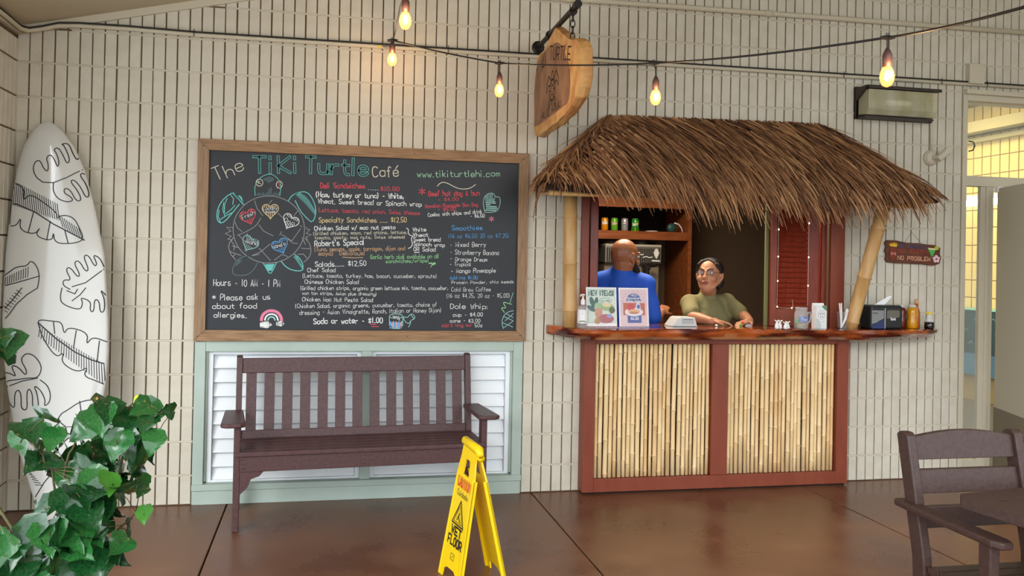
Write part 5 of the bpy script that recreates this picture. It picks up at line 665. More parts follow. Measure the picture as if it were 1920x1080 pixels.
e2=bulb('string_bulb',(3.286,-1.700,2.301),.82,'bulb hanging just above the thatch ridge on a curled cord',.060,swing=-.6)
e3=bulb('string_bulb',(3.690,-2.870,2.190),.82,'rightmost bulb, hanging in front of the boxy wall light',.036)
e0=bulb('string_bulb',(2.154,-.215,2.732),.92,'lower left bulb hanging beside the metal wire clip',.004)
e4=bulb('string_bulb',(2.089,-1.886,2.522),.84,'topmost bulb, cut by the top edge of the picture, left of the sign',.03)
def cord(name,pts,r,lab):
    P=[Vector(p) for p in pts]; out=[]
    for a,b_ in zip(P[:-1],P[1:]):
        L=(b_-a).length; out+=[a.lerp(b_,i/8)-Vector((0,0,.010*L*4*(i/8)*(1-i/8))) for i in range(8)]
    out.append(P[-1]); q=B(); q.tube(out,r,6); o=obj(name,q,BLACK,smooth=True); return tag(o,lab,'cable')
cord('string_light_cord',[(2.14,-.06,2.875),e0,e1,e2,e3,(3.597,-3.586,2.222),(3.50,-4.4,2.42)],.0048,'black cord of the light string crossing in front of the wall and sign')
cord('string_light_cord',[(2.17,-.06,2.885),(2.135,-1.0,2.83),(e4.x,e4.y,e4.z+.012),(2.0,-2.9,2.75)],.0042,'black cord rising from the wire clip up to the top bulb')
ck=thing('wire_clip','small chrome wire clip holding the light string to the wall conduit','clip',(2.14,-.04,2.84))
q=B(); q.tube([(2.10,-.03,2.85),(2.13,-.05,2.838),(2.16,-.05,2.85),(2.15,-.03,2.862),(2.11,-.035,2.842)],.005,6); obj('wire_loop',q,STEEL,ck,smooth=True)
q=B(); q.box(2.075,2.10,-.04,-.02,2.835,2.85); obj('yellow_tab',q,M('yellow tab',(214,196,90),.5),ck)
# ================= WALL LIGHT, SPOT, BOX, PLAQUE =================
wl=thing('wall_light','boxy bronze wall light with a ribbed glass lens above the right awning end','wall light',(5.72,-.05,2.57))
BRZ=M('dark bronze metal',(52,42,36),.5)
q=B(); q.box(5.44,6.06,-.03,.0,2.57,2.80); q.add([],[]); obj('back_plate',q,BRZ,wl,bevel=.004)
q=B(); q.prism([(.0,2.79),(-.155,2.79),(-.165,2.78),(-.165,2.768),(-.03,2.775),(0,2.775)],lambda a,c,h:(h,a,c),5.45,6.03); obj('top_hood',q,BRZ,wl)
q=B(); q.prism([(-.0,2.572),(-.0,2.79),(-.160,2.788),(-.03,2.70),(-.03,2.572)],lambda a,c,h:(h,a,c),5.442,5.456); obj('side_cheek',q,BRZ,wl)
q=B(); q.prism([(-.0,2.572),(-.0,2.59),(-.12,2.58),(-.12,2.57)],lambda a,c,h:(h,a,c),5.45,6.0); obj('bottom_rim',q,BRZ,wl)
LENS=mat('ribbed glass lens',(226,222,190),.12,alpha=.55,rgb2=(196,190,140),scale=3,stretch=(3,1,1),spec=.9)
q=B(); q.prism([(-.02,2.60),(-.118,2.588),(-.150,2.63),(-.150,2.765),(-.02,2.765)],lambda a,c,h:(h,a,c),5.46,6.01); obj('glass_lens',q,LENS,wl,bevel=.006)
q=B(); q.box(5.50,5.98,-.022,-.018,2.61,2.75); obj('reflector',q,M('pale reflector',(206,200,160),.3),wl); q=B(); q.tube([(5.66,-.07,2.69),(5.84,-.07,2.69)],.022,12); obj('lamp_tube',q,M('frosted lamp',(230,226,206),.4),wl)
for x in (5.465,5.985):
    q=B(); q.lathe([(.008,0),(.010,.012)],(x,-.10,2.560),8); obj('latch',q,BRZ,wl)
sp=thing('spot_fixture','small painted spotlight base and conduit stub under the boxy wall light','light',(6.07,-.03,2.3))
q=B(); q.tube([(6.03,-.02,2.62),(6.055,-.02,2.60),(6.06,-.02,2.5),(6.06,-.02,2.375)],.009,8); obj('conduit_stub',q,TRIM,sp,smooth=True)
q=B(); q.lathe([(.058,0),(.058,.02),(.045,.04),(.02,.05)],n=18,M4=Matrix.Translation((6.06,0,2.32))@Matrix.Rotation(PI/2,4,'X')); obj('round_base',q,TRIM,sp,smooth=False)
q=B(); q.tube([(6.06,-.05,2.32),(6.075,-.085,2.315)],.016,10); q.tube([(6.07,-.08,2.305),(6.13,-.10,2.36)],[.024,.03],12); obj('swivel_head',q,TRIM,sp)
jb=B(); jb.box(6.345,6.47,-.055,-.0,2.875,3.02); o=obj('junction_box',jb,TRIM,bevel=.004); tag(o,'square painted junction box on the wall above the glass door','box')
pq=thing('carved_plaque','small carved brown wooden plaque reading no problem, hung right of the bamboo post','plaque',(5.91,-.03,1.54))
ol=[(5.69,1.695),(5.705,1.715),(5.78,1.715),(5.86,1.70),(5.95,1.70),(6.03,1.692),(6.10,1.688),(6.14,1.668),(6.137,1.63),(6.145,1.59),(6.135,1.555),(6.08,1.54),(6.0,1.548),(5.9,1.55),(5.8,1.552),(5.715,1.556),(5.695,1.575),(5.705,1.61),(5.692,1.64),(5.702,1.67)]
PM=M('carved brown wood',(104,56,36),.6,rgb2=(84,44,28),scale=14,stretch=(1,1,5)); q=B(); q.prism(ol,lambda a,c,h:(a,h,c),-.034,-.014); pb=obj('board',q,PM,pq,bevel=.003)
PF=lambda a,c,h:(a,-.035-h,c)
q=B(); write(q,'NO SHOES',5.79,1.668,6.02,1.658,.026,.0055,PF,0,1,.03); obj('blue_lettering',q,M('blue paint',(62,66,96),.6),pb)
q=B(); write(q,'NO SHIRT',5.79,1.630,6.03,1.622,.026,.0055,PF,0,1,.03); obj('red_lettering',q,M('dull red paint',(150,56,44),.6),pb)
q=B(); write(q,'NO PROBLEM',5.79,1.578,6.055,1.572,.027,.0052,PF,0,1,.03); obj('cream_lettering',q,M('cream paint',(220,160,128),.6),pb)
q=B(); q.prism([(5.715,1.69),(5.725,1.672),(5.775,1.668),(5.787,1.69),(5.778,1.683),(5.774,1.70),(5.766,1.684),(5.759,1.703),(5.751,1.685),(5.744,1.70),(5.737,1.685),(5.73,1.698),(5.726,1.685)],lambda a,c,h:(a,h,c),-.040,-.034); obj('yellow_crown',q,M('yellow paint',(230,180,40),.5),pb)
q=B(); q.prism([(5.727,1.667),(5.774,1.664),(5.776,1.60),(5.76,1.575),(5.735,1.575),(5.722,1.60)],lambda a,c,h:(a,h,c),-.039,-.034); obj('carved_mask',q,M('red brown paint',(120,50,26),.6),pb)
q=B(); q.ribbon([(5.733,1.628),(5.75,1.62),(5.77,1.612)],.006,PF,.005); q.ribbon([(5.733,1.612),(5.75,1.619),(5.77,1.626)],.006,PF,.005); obj('pink_mark',q,M('pink paint',(226,140,130),.6),pb)
q=B(); q.prism([(6.035,1.655),(6.095,1.653),(6.072,1.61),(6.066,1.60),(6.06,1.61)],lambda a,c,h:(a,h,c),-.041,-.034); obj('green_cocktail',q,M('green paint',(84,170,84),.5),pb)
q=B(); q.prism([(6.03,1.668),(6.097,1.664),(6.092,1.652),(6.04,1.655)],lambda a,c,h:(a,h,c),-.0415,-.034); obj('cocktail_rim',q,M('pale cream paint',(220,210,160),.5),pb)
q=B(); q.prism(ring(6.103,1.667,.016,.016,n=12)[:-1],lambda a,c,h:(a,h,c),-.043,-.034); obj('lime_slice',q,M('lime paint',(176,180,60),.5),pb)
q=B(); 
for k in range(5):
    a=math.radians(72*k+20); q.prism(ring(6.10+.018*math.cos(a),1.588+.018*math.sin(a),.011,.011,n=8)[:-1],lambda a_,c,h:(a_,h,c),-.044-.0005*k,-.034)
obj('pink_flower',q,M('pale pink paint',(232,196,206),.5),pb)
q=B(); q.tube([(5.85,-.03,1.70),(5.915,-.012,1.78),(5.985,-.03,1.70)],.0015,5); obj('hanging_cord',q,M('grey cord',(120,112,96),.8),pq)
# ================= CAFE INTERIOR =================
kb=thing('shelf_unit','brown wooden shelf unit at the back of the cafe','shelf',(4.7,2.45,0))
def kx(name,x0,x1,y0,y1,z0,z1,m=KOA,par=kb,bev=.002): q=B(); q.box(x0,x1,y0,y1,z0,z1); return obj(name,q,m,par,bevel=bev)
kx('side_panel',5.15,5.185,2.19,2.78,0,2.6); kx('side_panel',3.95,3.98,2.19,2.78,0,2.6); kx('shelf',3.98,5.15,2.2,2.76,1.775,1.815); kx('shelf_rail',3.98,5.15,2.19,2.2,1.735,1.785); kx('shelf',3.98,5.15,2.2,2.76,2.09,2.12); kx('shelf_rail',3.98,5.15,2.19,2.2,2.035,2.09)
kx('back_panel',3.98,5.15,2.765,2.785,1.78,2.6,M('near black panel',(26,22,20),.8)); kx('lower_back_panel',3.98,5.15,2.765,2.785,0,1.77,M('taupe panel',(112,98,78),.7))
kx('black_side_screen',4.90,5.035,2.72,2.76,1.40,1.72,M('near black panel',(26,22,20),.8))
kx('base_cabinet',3.98,5.15,2.25,2.76,0,.92)
def can(name,x,c1,c2,lab,art):
    y=2.30; t=thing(name,lab,'drink can',(x,y,1.815)); q=B(); q.lathe([(.026,0),(.033,.008),(.033,.108),(.027,.119)],(x,y,1.815),18); bo=obj('body',q,c1,t,smooth=True)
    q=B(); q.lathe([(.027,.1185),(.0275,.1225),(.025,.1205)],(x,y,1.815),18); obj('rim',q,STEEL,t)
    cyl=lambda a,c,h:(x+(.0336+h)*math.sin(a/.033-.33),y-(.0336+h)*math.cos(a/.033-.33),1.815+c)
    art(bo,cyl); return t
def a1(bo,cyl):
    q=B(); write(q,'Crush',-.022,.058,.026,.064,.03,.0065,cyl,0,2); obj('white_lettering',q,PAPER,bo)
def a2(bo,cyl):
    q=B(); 
    for k in range(5): q.ribbon([(-.028+.003*k,.035+.014*k),(.0,.045+.014*k),(.028,.038+.015*k)],.006,cyl)
    obj('dark_green_stripes',q,M('dark green ink',(30,84,30),.5),bo); q=B(); write(q,'Dew',-.020,.055,.024,.064,.026,.007,cyl,.0006,2); obj('pale_lettering',q,M('pale red ink',(226,190,180),.5),bo)
def a3(bo,cyl):
    def half(s0,s1,m,nm):
        q=B(); pts=[(.015*math.cos(math.radians(a)),.072+.015*math.sin(math.radians(a))) for a in range(s0,s1+1,15)]; q.face(pts,cyl,.0008); obj(nm,q,m,bo)
    half(0,180,M('logo red',(206,44,44),.5),'red_half'); half(180,360,M('logo blue',(30,66,140),.5),'blue_half')
    q=B(); q.ribbon(chaikin([(-.016,.070),(-.006,.068),(.006,.076),(.016,.074)]),.005,cyl,.0014); obj('white_wave',q,PAPER,bo)
    q=B(); q.ribbon([(-.018,.035),(.018,.035)],.012,cyl,.0006); obj('grey_band',q,M('mid grey ink',(90,94,100),.5),bo)
def a4(bo,cyl):
    q=B(); q.ribbon([(-.03,.018),(.0,.02),(.03,.018)],.034,cyl,.0004); q.ribbon([(.0,.07),(.018,.082),(.03,.08)],.03,cyl,.0004); obj('yellow_patch',q,M('bright yellow ink',(232,222,40),.5),bo)
    q=B(); write(q,'Starry',-.026,.05,.026,.060,.028,.0055,cyl,.001,2); obj('white_lettering',q,PAPER,bo)
can('drink_can',4.352,M('orange can',(232,150,20),.3,metal=.2),None,'orange drink can, leftmost of the four cans on the cafe shelf',a1)
can('drink_can',4.448,M('bright green can',(110,190,50),.3,metal=.2),None,'green drink can with pale script, second from left on the cafe shelf',a2)
can('drink_can',4.55,M('silver can',(176,182,188),.3,metal=.4),None,'silver drink can with round red and blue emblem on the cafe shelf',a3)
can('drink_can',4.655,M('deep green can',(40,160,50),.3,metal=.2),None,'green and yellow drink can, rightmost of the four cans on the shelf',a4)
q=B(); q.lathe([(.05,0),(.062,.006),(.058,.010),(.0,.008)],(4.83,2.32,1.815),20); o=obj('white_lid',q,WHP,smooth=True); tag(o,'flat white saucer lying on the cafe shelf right of the cans','lid')  # this shallow disc is a white lid
tp=thing('tape_roll','teal round tape dispenser with a white ring at the shelf end','tape roll',(5.06,2.33,1.815))
q=B(); q.ellip((5.035,2.33,1.86),(.048,.03,.045),n=16,k=10); obj('teal_body',q,M('teal plastic',(44,92,88),.4),tp,smooth=True)
q=B(); q.tube([(5.045,2.29,1.905),(5.09,2.29,1.895),(5.12,2.29,1.86),(5.132,2.29,1.82)],.007,8); obj('white_strip',q,WHP,tp,smooth=True)
rr=random.Random(9)
for i,(x,c,h) in enumerate(((4.3,(40,90,140),.12),(4.42,(190,190,190),.09),(4.55,(60,60,66),.14),(4.70,(130,150,160),.1),(4.86,(80,84,90),.08))):
    q=B(); q.lathe([(.036,0),(.04,h*.1),(.04,h*.85),(.02,h)],(x,2.34,2.12),14); o=obj('storage_jar',q,M('jar tone %d'%i,c,.3)); tag(o,('blue','silver','charcoal','grey blue','squat dark')[i]+' jar on the top cafe shelf behind the thatch fringe','jar','jars on the top cafe shelf')
# soft serve machine
sm=thing('soft_serve_machine','steel soft serve machine with striped front panel behind the bald man','machine',(4.6,2.45,.92))
kx('body',4.34,4.88,2.25,2.7,.92,1.52,M('warm grey steel',(128,118,102),.4),sm); kx('head',4.33,4.885,2.20,2.70,1.515,1.665,STEEL,sm,.006); kx('top_cap',4.33,4.885,2.195,2.70,1.665,1.69,M('bright steel',(176,172,164),.3),sm,.006)
for k in range(26):
    x=4.345+k*.0205; q=B(); q.box(x,x+.010,2.192,2.2,1.522,1.655); obj('dark_rib',q,M('near black rib',(40,38,38),.6),sm)
q=B(); q.prism([(4.805,1.60),(4.83,1.555),(4.855,1.60)],lambda a,c,h:(a,h,c),2.186,2.19); q.prism(ring(4.83,1.615,.028,.022,n=12)[:-1],lambda a,c,h:(a,h,c),2.185,2.19); q.prism(ring(4.83,1.64,.016,.014,n=10)[:-1],lambda a,c,h:(a,h,c),2.184,2.19); obj('cone_emblem',q,PAPER,sm)
q=B(); q.ribbon([(4.66,1.60),(4.69,1.592),(4.70,1.60)],.008,lambda a,c,h:(a,2.188,c)); q.ribbon([(4.70,1.57),(4.73,1.578),(4.76,1.568),(4.79,1.574)],.009,lambda a,c,h:(a,2.188,c)); q.ribbon([(4.79,1.54),(4.86,1.538)],.013,lambda a,c,h:(a,2.188,c)); obj('white_script',q,PAPER,sm)
q=B(); q.tube([(4.72,2.2,1.47),(4.72,2.12,1.47)],.03,12); q.tube([(4.72,2.14,1.48),(4.72,2.14,1.38)],.022,10); q.tube([(4.77,2.16,1.49),(4.80,2.10,1.50)],.014,8); obj('dispensing_nozzle',q,BLACK,sm)
kx('dark_front_panel',4.62,4.74,2.19,2.25,1.05,1.40,BLACK,sm); q=B(); q.lathe([(.06,0),(.06,.02),(.03,.05),(.01,.055)],(4.75,2.4,1.69),16); q.lathe([(.08,0),(.08,.02),(.03,.04),(.01,.045)],(4.45,2.4,1.69),16); obj('hopper_lids',q,STEEL,sm,smooth=True)
kx('control_tower',4.22,4.30,2.3,2.6,.92,1.66,BLACK,sm)
# ================= COUNTER TOP THINGS =================
ZT=1.0925
def stand(name,xc,yc,w_,h_,lab,rot,art):
    t=thing(name,lab,'sign',(xc,yc,ZT),rot,'menu flyers in acrylic stands',local=True); tilt=Matrix.Rotation(-.12,4,'X')
    q=B(); q.box(-w_/2,w_/2,.0035,.006,0.012,h_,tilt); sh_=obj('sheet',q,PAPER,t)
    q=B(); q.box(-w_/2-.002,w_/2+.002,-.0,.0025,0.0,h_+.002,tilt); q.box(-w_/2-.002,w_/2+.002,-.0,.07,.0,.003); obj('acrylic_stand',q,CLEAR,t)
    pf=lambda a,c,h:tuple(tilt@Vector((a,.0030-h,c))); art(sh_,pf,w_,h_)
def art1(p,pf,w_,h_):
    TG=M('teal green ink',(20,92,82),.6)
    q=B(); q.face([(-w_/2+.008,.03),(w_/2-.008,.03),(w_/2-.008,h_-.008),(-w_/2+.008,h_-.008)],pf,.0002); obj('pale_green_field',q,M('pale green print',(206,220,206),.6),p)
    q=B(); write(q,'NEW ITEMS!',-w_/2+.018,h_-.052,w_/2-.018,h_-.052,.030,.0075,pf,.0008,0); obj('teal_lettering',q,TG,p)
    q=B(); q.ribbon([(-w_/2+.01,.035),(-w_/2+.01,h_-.012),(w_/2-.01,h_-.012),(w_/2-.01,.035),(-w_/2+.01,.035)],.0016,pf,.0005); q.ribbon(ring(.028,h_-.085,.042,.017),.003,pf,.0008); obj('green_outline',q,M('mid green ink',(92,140,92),.6),p)
    q=B(); write(q,'try them',.0,h_-.091,.056,h_-.089,.010,.002,pf,.001,1); obj('small_lettering',q,TG,p)
    q=B()
    for cx,cy,a,l in ((-.062,.165,1.9,.038),(-.035,.168,1.45,.032),(-.070,.125,2.6,.034)):
        q.face([(cx+l*math.cos(a)*math.cos(t)-l*.42*math.sin(a)*math.sin(t),cy+l*math.sin(a)*math.cos(t)+l*.42*math.cos(a)*math.sin(t)) for t in [2*PI*i/14 for i in range(14)]],pf,.001)
    obj('teal_leaves',q,M('dark teal ink',(26,84,78),.6),p)
    for k,(cx,cy,rx,ry,c) in enumerate(((-.02,.10,.026,.05,(198,140,112)),(-.02,.145,.028,.02,(150,186,140)),(.04,.135,.045,.026,(150,176,120)),(.035,.15,.03,.014,(226,206,160)),(.03,.06,.052,.03,(168,84,92)),(.052,.078,.018,.014,(150,150,200)),(-.03,.045,.022,.02,(206,170,130)),(.07,.115,.02,.022,(110,116,92)))):
        q=B(); q.face(ring(cx,cy,rx,ry,n=16)[:-1],pf,.0012+.0003*k); obj('printed_patch',q,M('print tone %d'%k,c,.6),p)
def art2(p,pf,w_,h_):
    BL=M('flyer blue',(52,74,156),.6)
    q=B(); q.face([(-w_/2+.008,.012),(w_/2-.008,.012),(w_/2-.008,h_-.008),(-w_/2+.008,h_-.008)],pf,.0002); obj('pink_field',q,M('pale pink print',(222,188,190),.6),p)
    q=B(); q.face([(-.052,.175),(.052,.175)]+ring(0,h_-.085,.052,.05,0,180,14),pf,.0006); q.face([(-.045,.035),(.052,.035),(.052,.085),(-.045,.085)],pf,.0006); obj('blue_arch',q,BL,p)
    q=B(); write(q,'NEW',-.020,h_-.054,.022,h_-.054,.013,.0025,pf,.003,1); write(q,'Hawaiian',-.046,h_-.073,.046,h_-.073,.014,.0032,pf,.003,1); write(q,'Slaw Dog',-.044,h_-.092,.044,h_-.092,.014,.0032,pf,.003,1); write(q,'$6.50',-.024,.055,.030,.055,.017,.004,pf,.003,1); obj('white_lettering',q,PAPER,p)
    q=B(); q.face([(-.074,.085),(.078,.085),(.078,.164),(-.074,.164)],pf,.0009); obj('orange_photo',q,M('burnt orange print',(190,84,52),.6),p)
    for k,(cx,cy,rx,ry,c) in enumerate(((.0,.105,.064,.028,(226,222,226)),(-.02,.135,.025,.03,(200,40,36)),(.030,.135,.017,.032,(206,212,232)),(.032,.14,.011,.014,(60,90,170)),(.0,.108,.042,.016,(226,172,130)),(.0,.100,.034,.008,(196,120,80)))):
        q=B(); q.face(ring(cx,cy,rx,ry,n=16)[:-1],pf,.0013+.0003*k); obj('printed_patch',q,M('print tone b%d'%k,c,.6),p)
    q=B(); 
    for i in range(9):
        a=math.radians(180-180*i/8); q.ribbon([(.074*math.cos(a),h_-.088+.066*math.sin(a)),(.079*math.cos(a),h_-.088+.071*math.sin(a))],.004,pf,.0008)
    obj('dotted_arc',q,M('mauve ink',(150,120,150),.6),p)
stand('flyer_stand',3.533,-.20,.205,.262,'pale green new items flyer in a clear stand, left on the counter',.02,art1)
stand('flyer_stand',3.748,-.215,.205,.262,'pink hot dog flyer with blue arch in a clear stand, right of the green flyer',.06,art2)
sn=thing('sanitizer_bottle','clear pump sanitizer bottle with white label in front of the upright bamboo','bottle',(3.405,-.15,ZT))
q=B(); q.lathe([(.030,0),(.034,.006),(.034,.12),(.030,.135),(.012,.15)],(3.405,-.19,ZT),18); obj('bottle',q,CLEARR,sn,smooth=True)
q=B(); q.lathe([(.0348,.03),(.0348,.115)],(3.405,-.19,ZT),18,cap=False); lb_=obj('label',q,PAPER,sn,smooth=True); q=B(); cyl=lambda a,c,h:(3.405+.0353*math.sin(a/.0348-.33),-.19-.0353*math.cos(a/.0348-.33),ZT+c)
for z in (.108,.098,.090): q.ribbon([(-.02,z),(.0,z),(.02,z)],.002,cyl)
q.ribbon(chaikin([(-.022,.04),(0,.046),(.022,.04)]),.008,cyl); obj('label_print',q,M('grey green print',(120,150,120),.6),lb_)
q=B(); q.lathe([(.014,.148),(.016,.152),(.015,.178),(.007,.185),(.006,.205),(.012,.207),(.012,.216),(.0,.218)],(3.405,-.19,ZT),12); q.tube([(3.405,-.19,ZT+.210),(3.385,-.215,ZT+.212),(3.378,-.222,ZT+.204)],.005,8); obj('pump',q,WHP,sn,smooth=True)
rg=thing('card_terminal','pale grey sloping card terminal between the two people on the counter','card terminal',(4.17,-.02,ZT))
q=B(); q.prism([(4.07,ZT),(4.26,ZT),(4.25,ZT+.01),(4.235,ZT+.062),(4.13,ZT+.064),(4.115,ZT+.058)],lambda a,c,h:(a,h,c),-.06,.09); tb=obj('housing',q,M('pale grey plastic b',(206,208,206),.35),rg,bevel=.006)
q=B(); q.box(4.14,4.225,-.063,-.0605,ZT+.02,ZT+.052); obj('front_plate',q,GREYP,tb); q=B(); q.box(4.15,4.215,-.065,-.063,ZT+.047,ZT+.050); obj('paper_slot',q,DGREY,tb)
# small white figures, jar, box, cup
for i,(x,y,h,l) in enumerate(((4.755,-.215,.052,'tallest white whale-tail spout stopper, leftmost of the little white group'),(4.785,-.20,.050,'white stopper second from left beside the tip jar'),(4.812,-.225,.040,'squat white stopper third from left beside the tip jar'),(4.842,-.20,.042,'white stopper nearest the tip jar'))):
    t=thing('white_stopper',l,'figurine',(x,y,ZT),0,'little white stoppers on the counter')
    q=B(); q.lathe([(.011,0),(.015,.006),(.013,h*.5),(.008,h*.75),(.006,h)],(x,y,ZT),12); obj('body',q,WHP,t,smooth=True)
    q=B(); q.ellip((x-.010,y,ZT+h+.003),(.011,.006,.004),Matrix.Rotation(.5,3,'Y'),10,6); q.ellip((x+.010,y,ZT+h+.003),(.011,.006,.004),Matrix.Rotation(-.5,3,'Y'),10,6); obj('tail_fin',q,WHP,t,smooth=True)
tj=thing('tip_jar','clear glass mug jar with a blue label and coins, left of the white box','jar',(4.965,-.15,ZT))
jx,jy=4.965,-.16
q=B(); q.lathe([(.040,0),(.047,.006),(.047,.10),(.040,.118),(.038,.125),(.042,.128),(.042,.145),(.039,.145)],(jx,jy,ZT),20,cap=False); obj('glass',q,CLEARR,tj,smooth=True)
q=B(); q.lathe([(.0,.002),(.042,.003)],(jx,jy,ZT),20,cap=False); obj('glass_base',q,CLEARR,tj)
q=B(); q.tube([(jx+.046,jy,ZT+.105),(jx+.066,jy,ZT+.110),(jx+.072,jy,ZT+.08),(jx+.064,jy,ZT+.045),(jx+.046,jy,ZT+.035)],.006,8); obj('handle',q,CLEARR,tj,smooth=True)
cyl=lambda a,c,h:(jx+(.048+h)*math.sin(a/.048),jy-(.048+h)*math.cos(a/.048),ZT+c)
q=B(); q.ribbon([(-.025,.065),(-.01,.065),(.01,.065),(.025,.065)],.036,cyl); jl=obj('blue_label',q,M('label blue',(96,126,190),.6),tj); q=B(); write(q,'Tips',-.018,.056,.018,.056,.018,.002,cyl,.0006,1); obj('label_lettering',q,PAPER,jl)
q=B(); q.ribbon([(-.062,.05),(-.055,.05)],.026,cyl); obj('green_sticker',q,M('sticker green',(96,180,130),.6),tj)
for i in range(5):
    q=B(); q.box(-.028,.028,-.010,.010,.005+.006*i,.0065+.006*i,Matrix.Translation((jx+rr.uniform(-.005,.005),jy+rr.uniform(-.008,.008),ZT))@Matrix.Rotation(rr.uniform(-.6,.6),4,'Z')@Matrix.Rotation(rr.uniform(-.12,.12),4,'Y')); o=obj('folded_bill',q,M('banknote green',(196,206,166),.8)); tag(o,'folded pale green banknotes lying in the glass tip jar','banknote','banknotes in the tip jar')
bxm=thing('card_box','tall white card box with round turtle emblem, right of the tip jar','box',(5.115,-.12,ZT),0)
Mb=Matrix.Translation((5.118,-.13,ZT))@Matrix.Rotation(.12,4,'Z')
q=B(); q.box(-.043,.043,-.025,.025,0,.155,Mb); q.prism([(-.043,.155),(.043,.155),(.04,.172),(-.04,.172)],lambda a,c,h:tuple(Mb@Vector((a,h,c))),.005,.025); bb=obj('carton',q,PAPER,bxm)
bf=lambda a,c,h:tuple(Mb@Vector((a,-.0256-h,c)))
q=B(); q.face([(.0,.155),(.043,.155),(.043,.118)]+[(.03,.125),(.012,.14)],bf); obj('green_corner',q,M('sage green ink',(96,140,106),.6),bb)
q=B(); q.face([(-.043,.0),(-.005,.0),(-.003,.03),(-.02,.06),(-.043,.07)],bf); obj('grey_corner',q,M('pale grey green ink',(196,206,200),.6),bb)
q=B(); q.ribbon(ring(.0,.092,.029,.029,n=20),.0016,bf,.0003); q.ribbon(ring(.0,.09,.011,.012,n=12),.002,bf,.0003)
for sx in (1,-1): q.ribbon([(sx*.008,.098),(sx*.018,.104),(sx*.022,.096)],.0025,bf,.0003); q.ribbon([(sx*.008,.080),(sx*.013,.074)],.0025,bf,.0003)
q.ribbon([(0,.102),(0,.108)],.004,bf,.0003); obj('turtle_emblem',q,M('grey teal ink',(96,116,112),.6),bb)
q=B()
for z in (.05,.042,.02): q.ribbon([(.0,z),(.03,z)],.002,bf,.0003)
obj('small_print',q,M('light grey ink',(190,196,200),.6),bb)
cp=thing('straw_cup','clear plastic cup holding white straws, in front of the slanting bamboo post','cup',(5.275,-.15,ZT)); kx_,ky_=5.272,-.17
q=B(); q.lathe([(.0,.002),(.030,.002),(.040,.112),(.042,.112),(.042,.115),(.040,.115)],(kx_,ky_,ZT),18,cap=False); obj('cup',q,CLEAR,cp,smooth=True)
for i,(a,c,h) in enumerate(((-.026,0,.175),(-.008,.01,.172),(-.018,-.012,.176),(.03,0,.135),(.042,.008,.137),(.036,-.01,.13))):
    q=B(); q.tube([(kx_-.01 if i<3 else kx_-.012,ky_+c*.3,ZT+.004),(kx_+(a-.0)*.6,ky_+c*.6,ZT+h*.5),(kx_+a*1.0,ky_+c,ZT+h)],.0042,8); o=obj('white_straw',q,WHP); tag(o,('tallest left straight','tall middle straight','tall front straight','short right-leaning','rightmost leaning','short front leaning')[i]+' white straw in the clear plastic cup','straw','straws in the cup')
nd=thing('napkin_dispenser','black tabletop napkin dispenser with a grey and navy side card','dispenser',(5.58,-.14,ZT)); Mn=Matrix.Translation((5.585,-.145,ZT))@Matrix.Rotation(-.02,4,'Z')
q=B(); q.box(-.122,.122,-.07,.07,0,.165,Mn); dbd=obj('body',q,M('black plastic',(24,30,32),.35),nd,bevel=.014)
nf=lambda a,c,h:tuple(Mn@Vector((a,-.0705-h,c)))
q=B(); q.face([(-.115,.035),(-.115,.130),(-.022,.130),(-.022,.075),(-.05,.062),(-.08,.045)],nf); ac=obj('grey_card',q,M('card grey',(128,130,130),.5),dbd); q=B(); q.face([(-.115,.005),(-.022,.005),(-.022,.068),(-.06,.05),(-.09,.035),(-.115,.028)],nf); obj('navy_card',q,M('card navy',(36,50,100),.5),dbd)
q=B(); q.ribbon([(-.105,.112),(-.07,.110)],.006,nf,.0004); obj('card_mark',q,DGREY,dbd); q=B(); q.box(-.018,-.013,-.074,-.07,.005,.145,Mn); obj('centre_rib',q,GREYP,dbd)
q=B(); q.face([(.0,.075),(.0,.125),(.008,.132),(.09,.132),(.098,.125),(.098,.085),(.06,.075)],nf); obj('grey_window',q,M('worn grey plate',(100,96,84),.5),dbd)
q=B(); write(q,'Tork',.028,.063,.068,.063,.016,.004,nf,.0006,1); obj('white_lettering',q,PAPER,dbd)
q=B(); q.add([Mn@Vector(p) for p in ((-.045,0,.166),(.03,0,.166),(.082,-.005,.226),(.06,-.002,.228),(-.03,.006,.176),(-.045,.012,.166),(.03,.014,.166),(.082,.008,.225))],[(0,1,2,3,4),(5,4,3),(1,6,7,2),(5,3,2,7,6)]); o=obj('napkin',q,PAPER); d=o.modifiers.new('s','SOLIDIFY'); d.thickness=.001; tag(o,'white paper napkin sticking up out of the black dispenser','napkin')
def bottle(name,x,y,prof,m,capm,capprof,lab,cat='bottle'):
    t=thing(name,lab,cat,(x,y,ZT)); q=B(); q.lathe(prof,(x,y,ZT),18); obj('body',q,m,t,smooth=True); q=B(); q.lathe(capprof,(x,y,ZT),14); obj('cap',q,capm,t,smooth=True); return t
bottle('sauce_bottle',5.79,-.08,[(.030,0),(.036,.008),(.036,.06),(.032,.085),(.036,.115),(.028,.14),(.02,.145)],M('ketchup red',(96,22,12),.25,coat=.6),M('grey white cap',(196,190,176),.4),[(.024,.145),(.026,.147),(.025,.165),(.01,.168)],'dark red ketchup bottle beside the black napkin dispenser')
bottle('sauce_bottle',5.85,-.12,[(.030,0),(.036,.008),(.036,.055),(.030,.075),(.036,.11),(.032,.14),(.022,.147)],M('mustard yellow',(206,142,10),.25,coat=.6),M('grey white cap',(196,190,176),.4),[(.025,.147),(.027,.149),(.027,.166),(.012,.169)],'yellow mustard bottle with white cap at the right counter end')
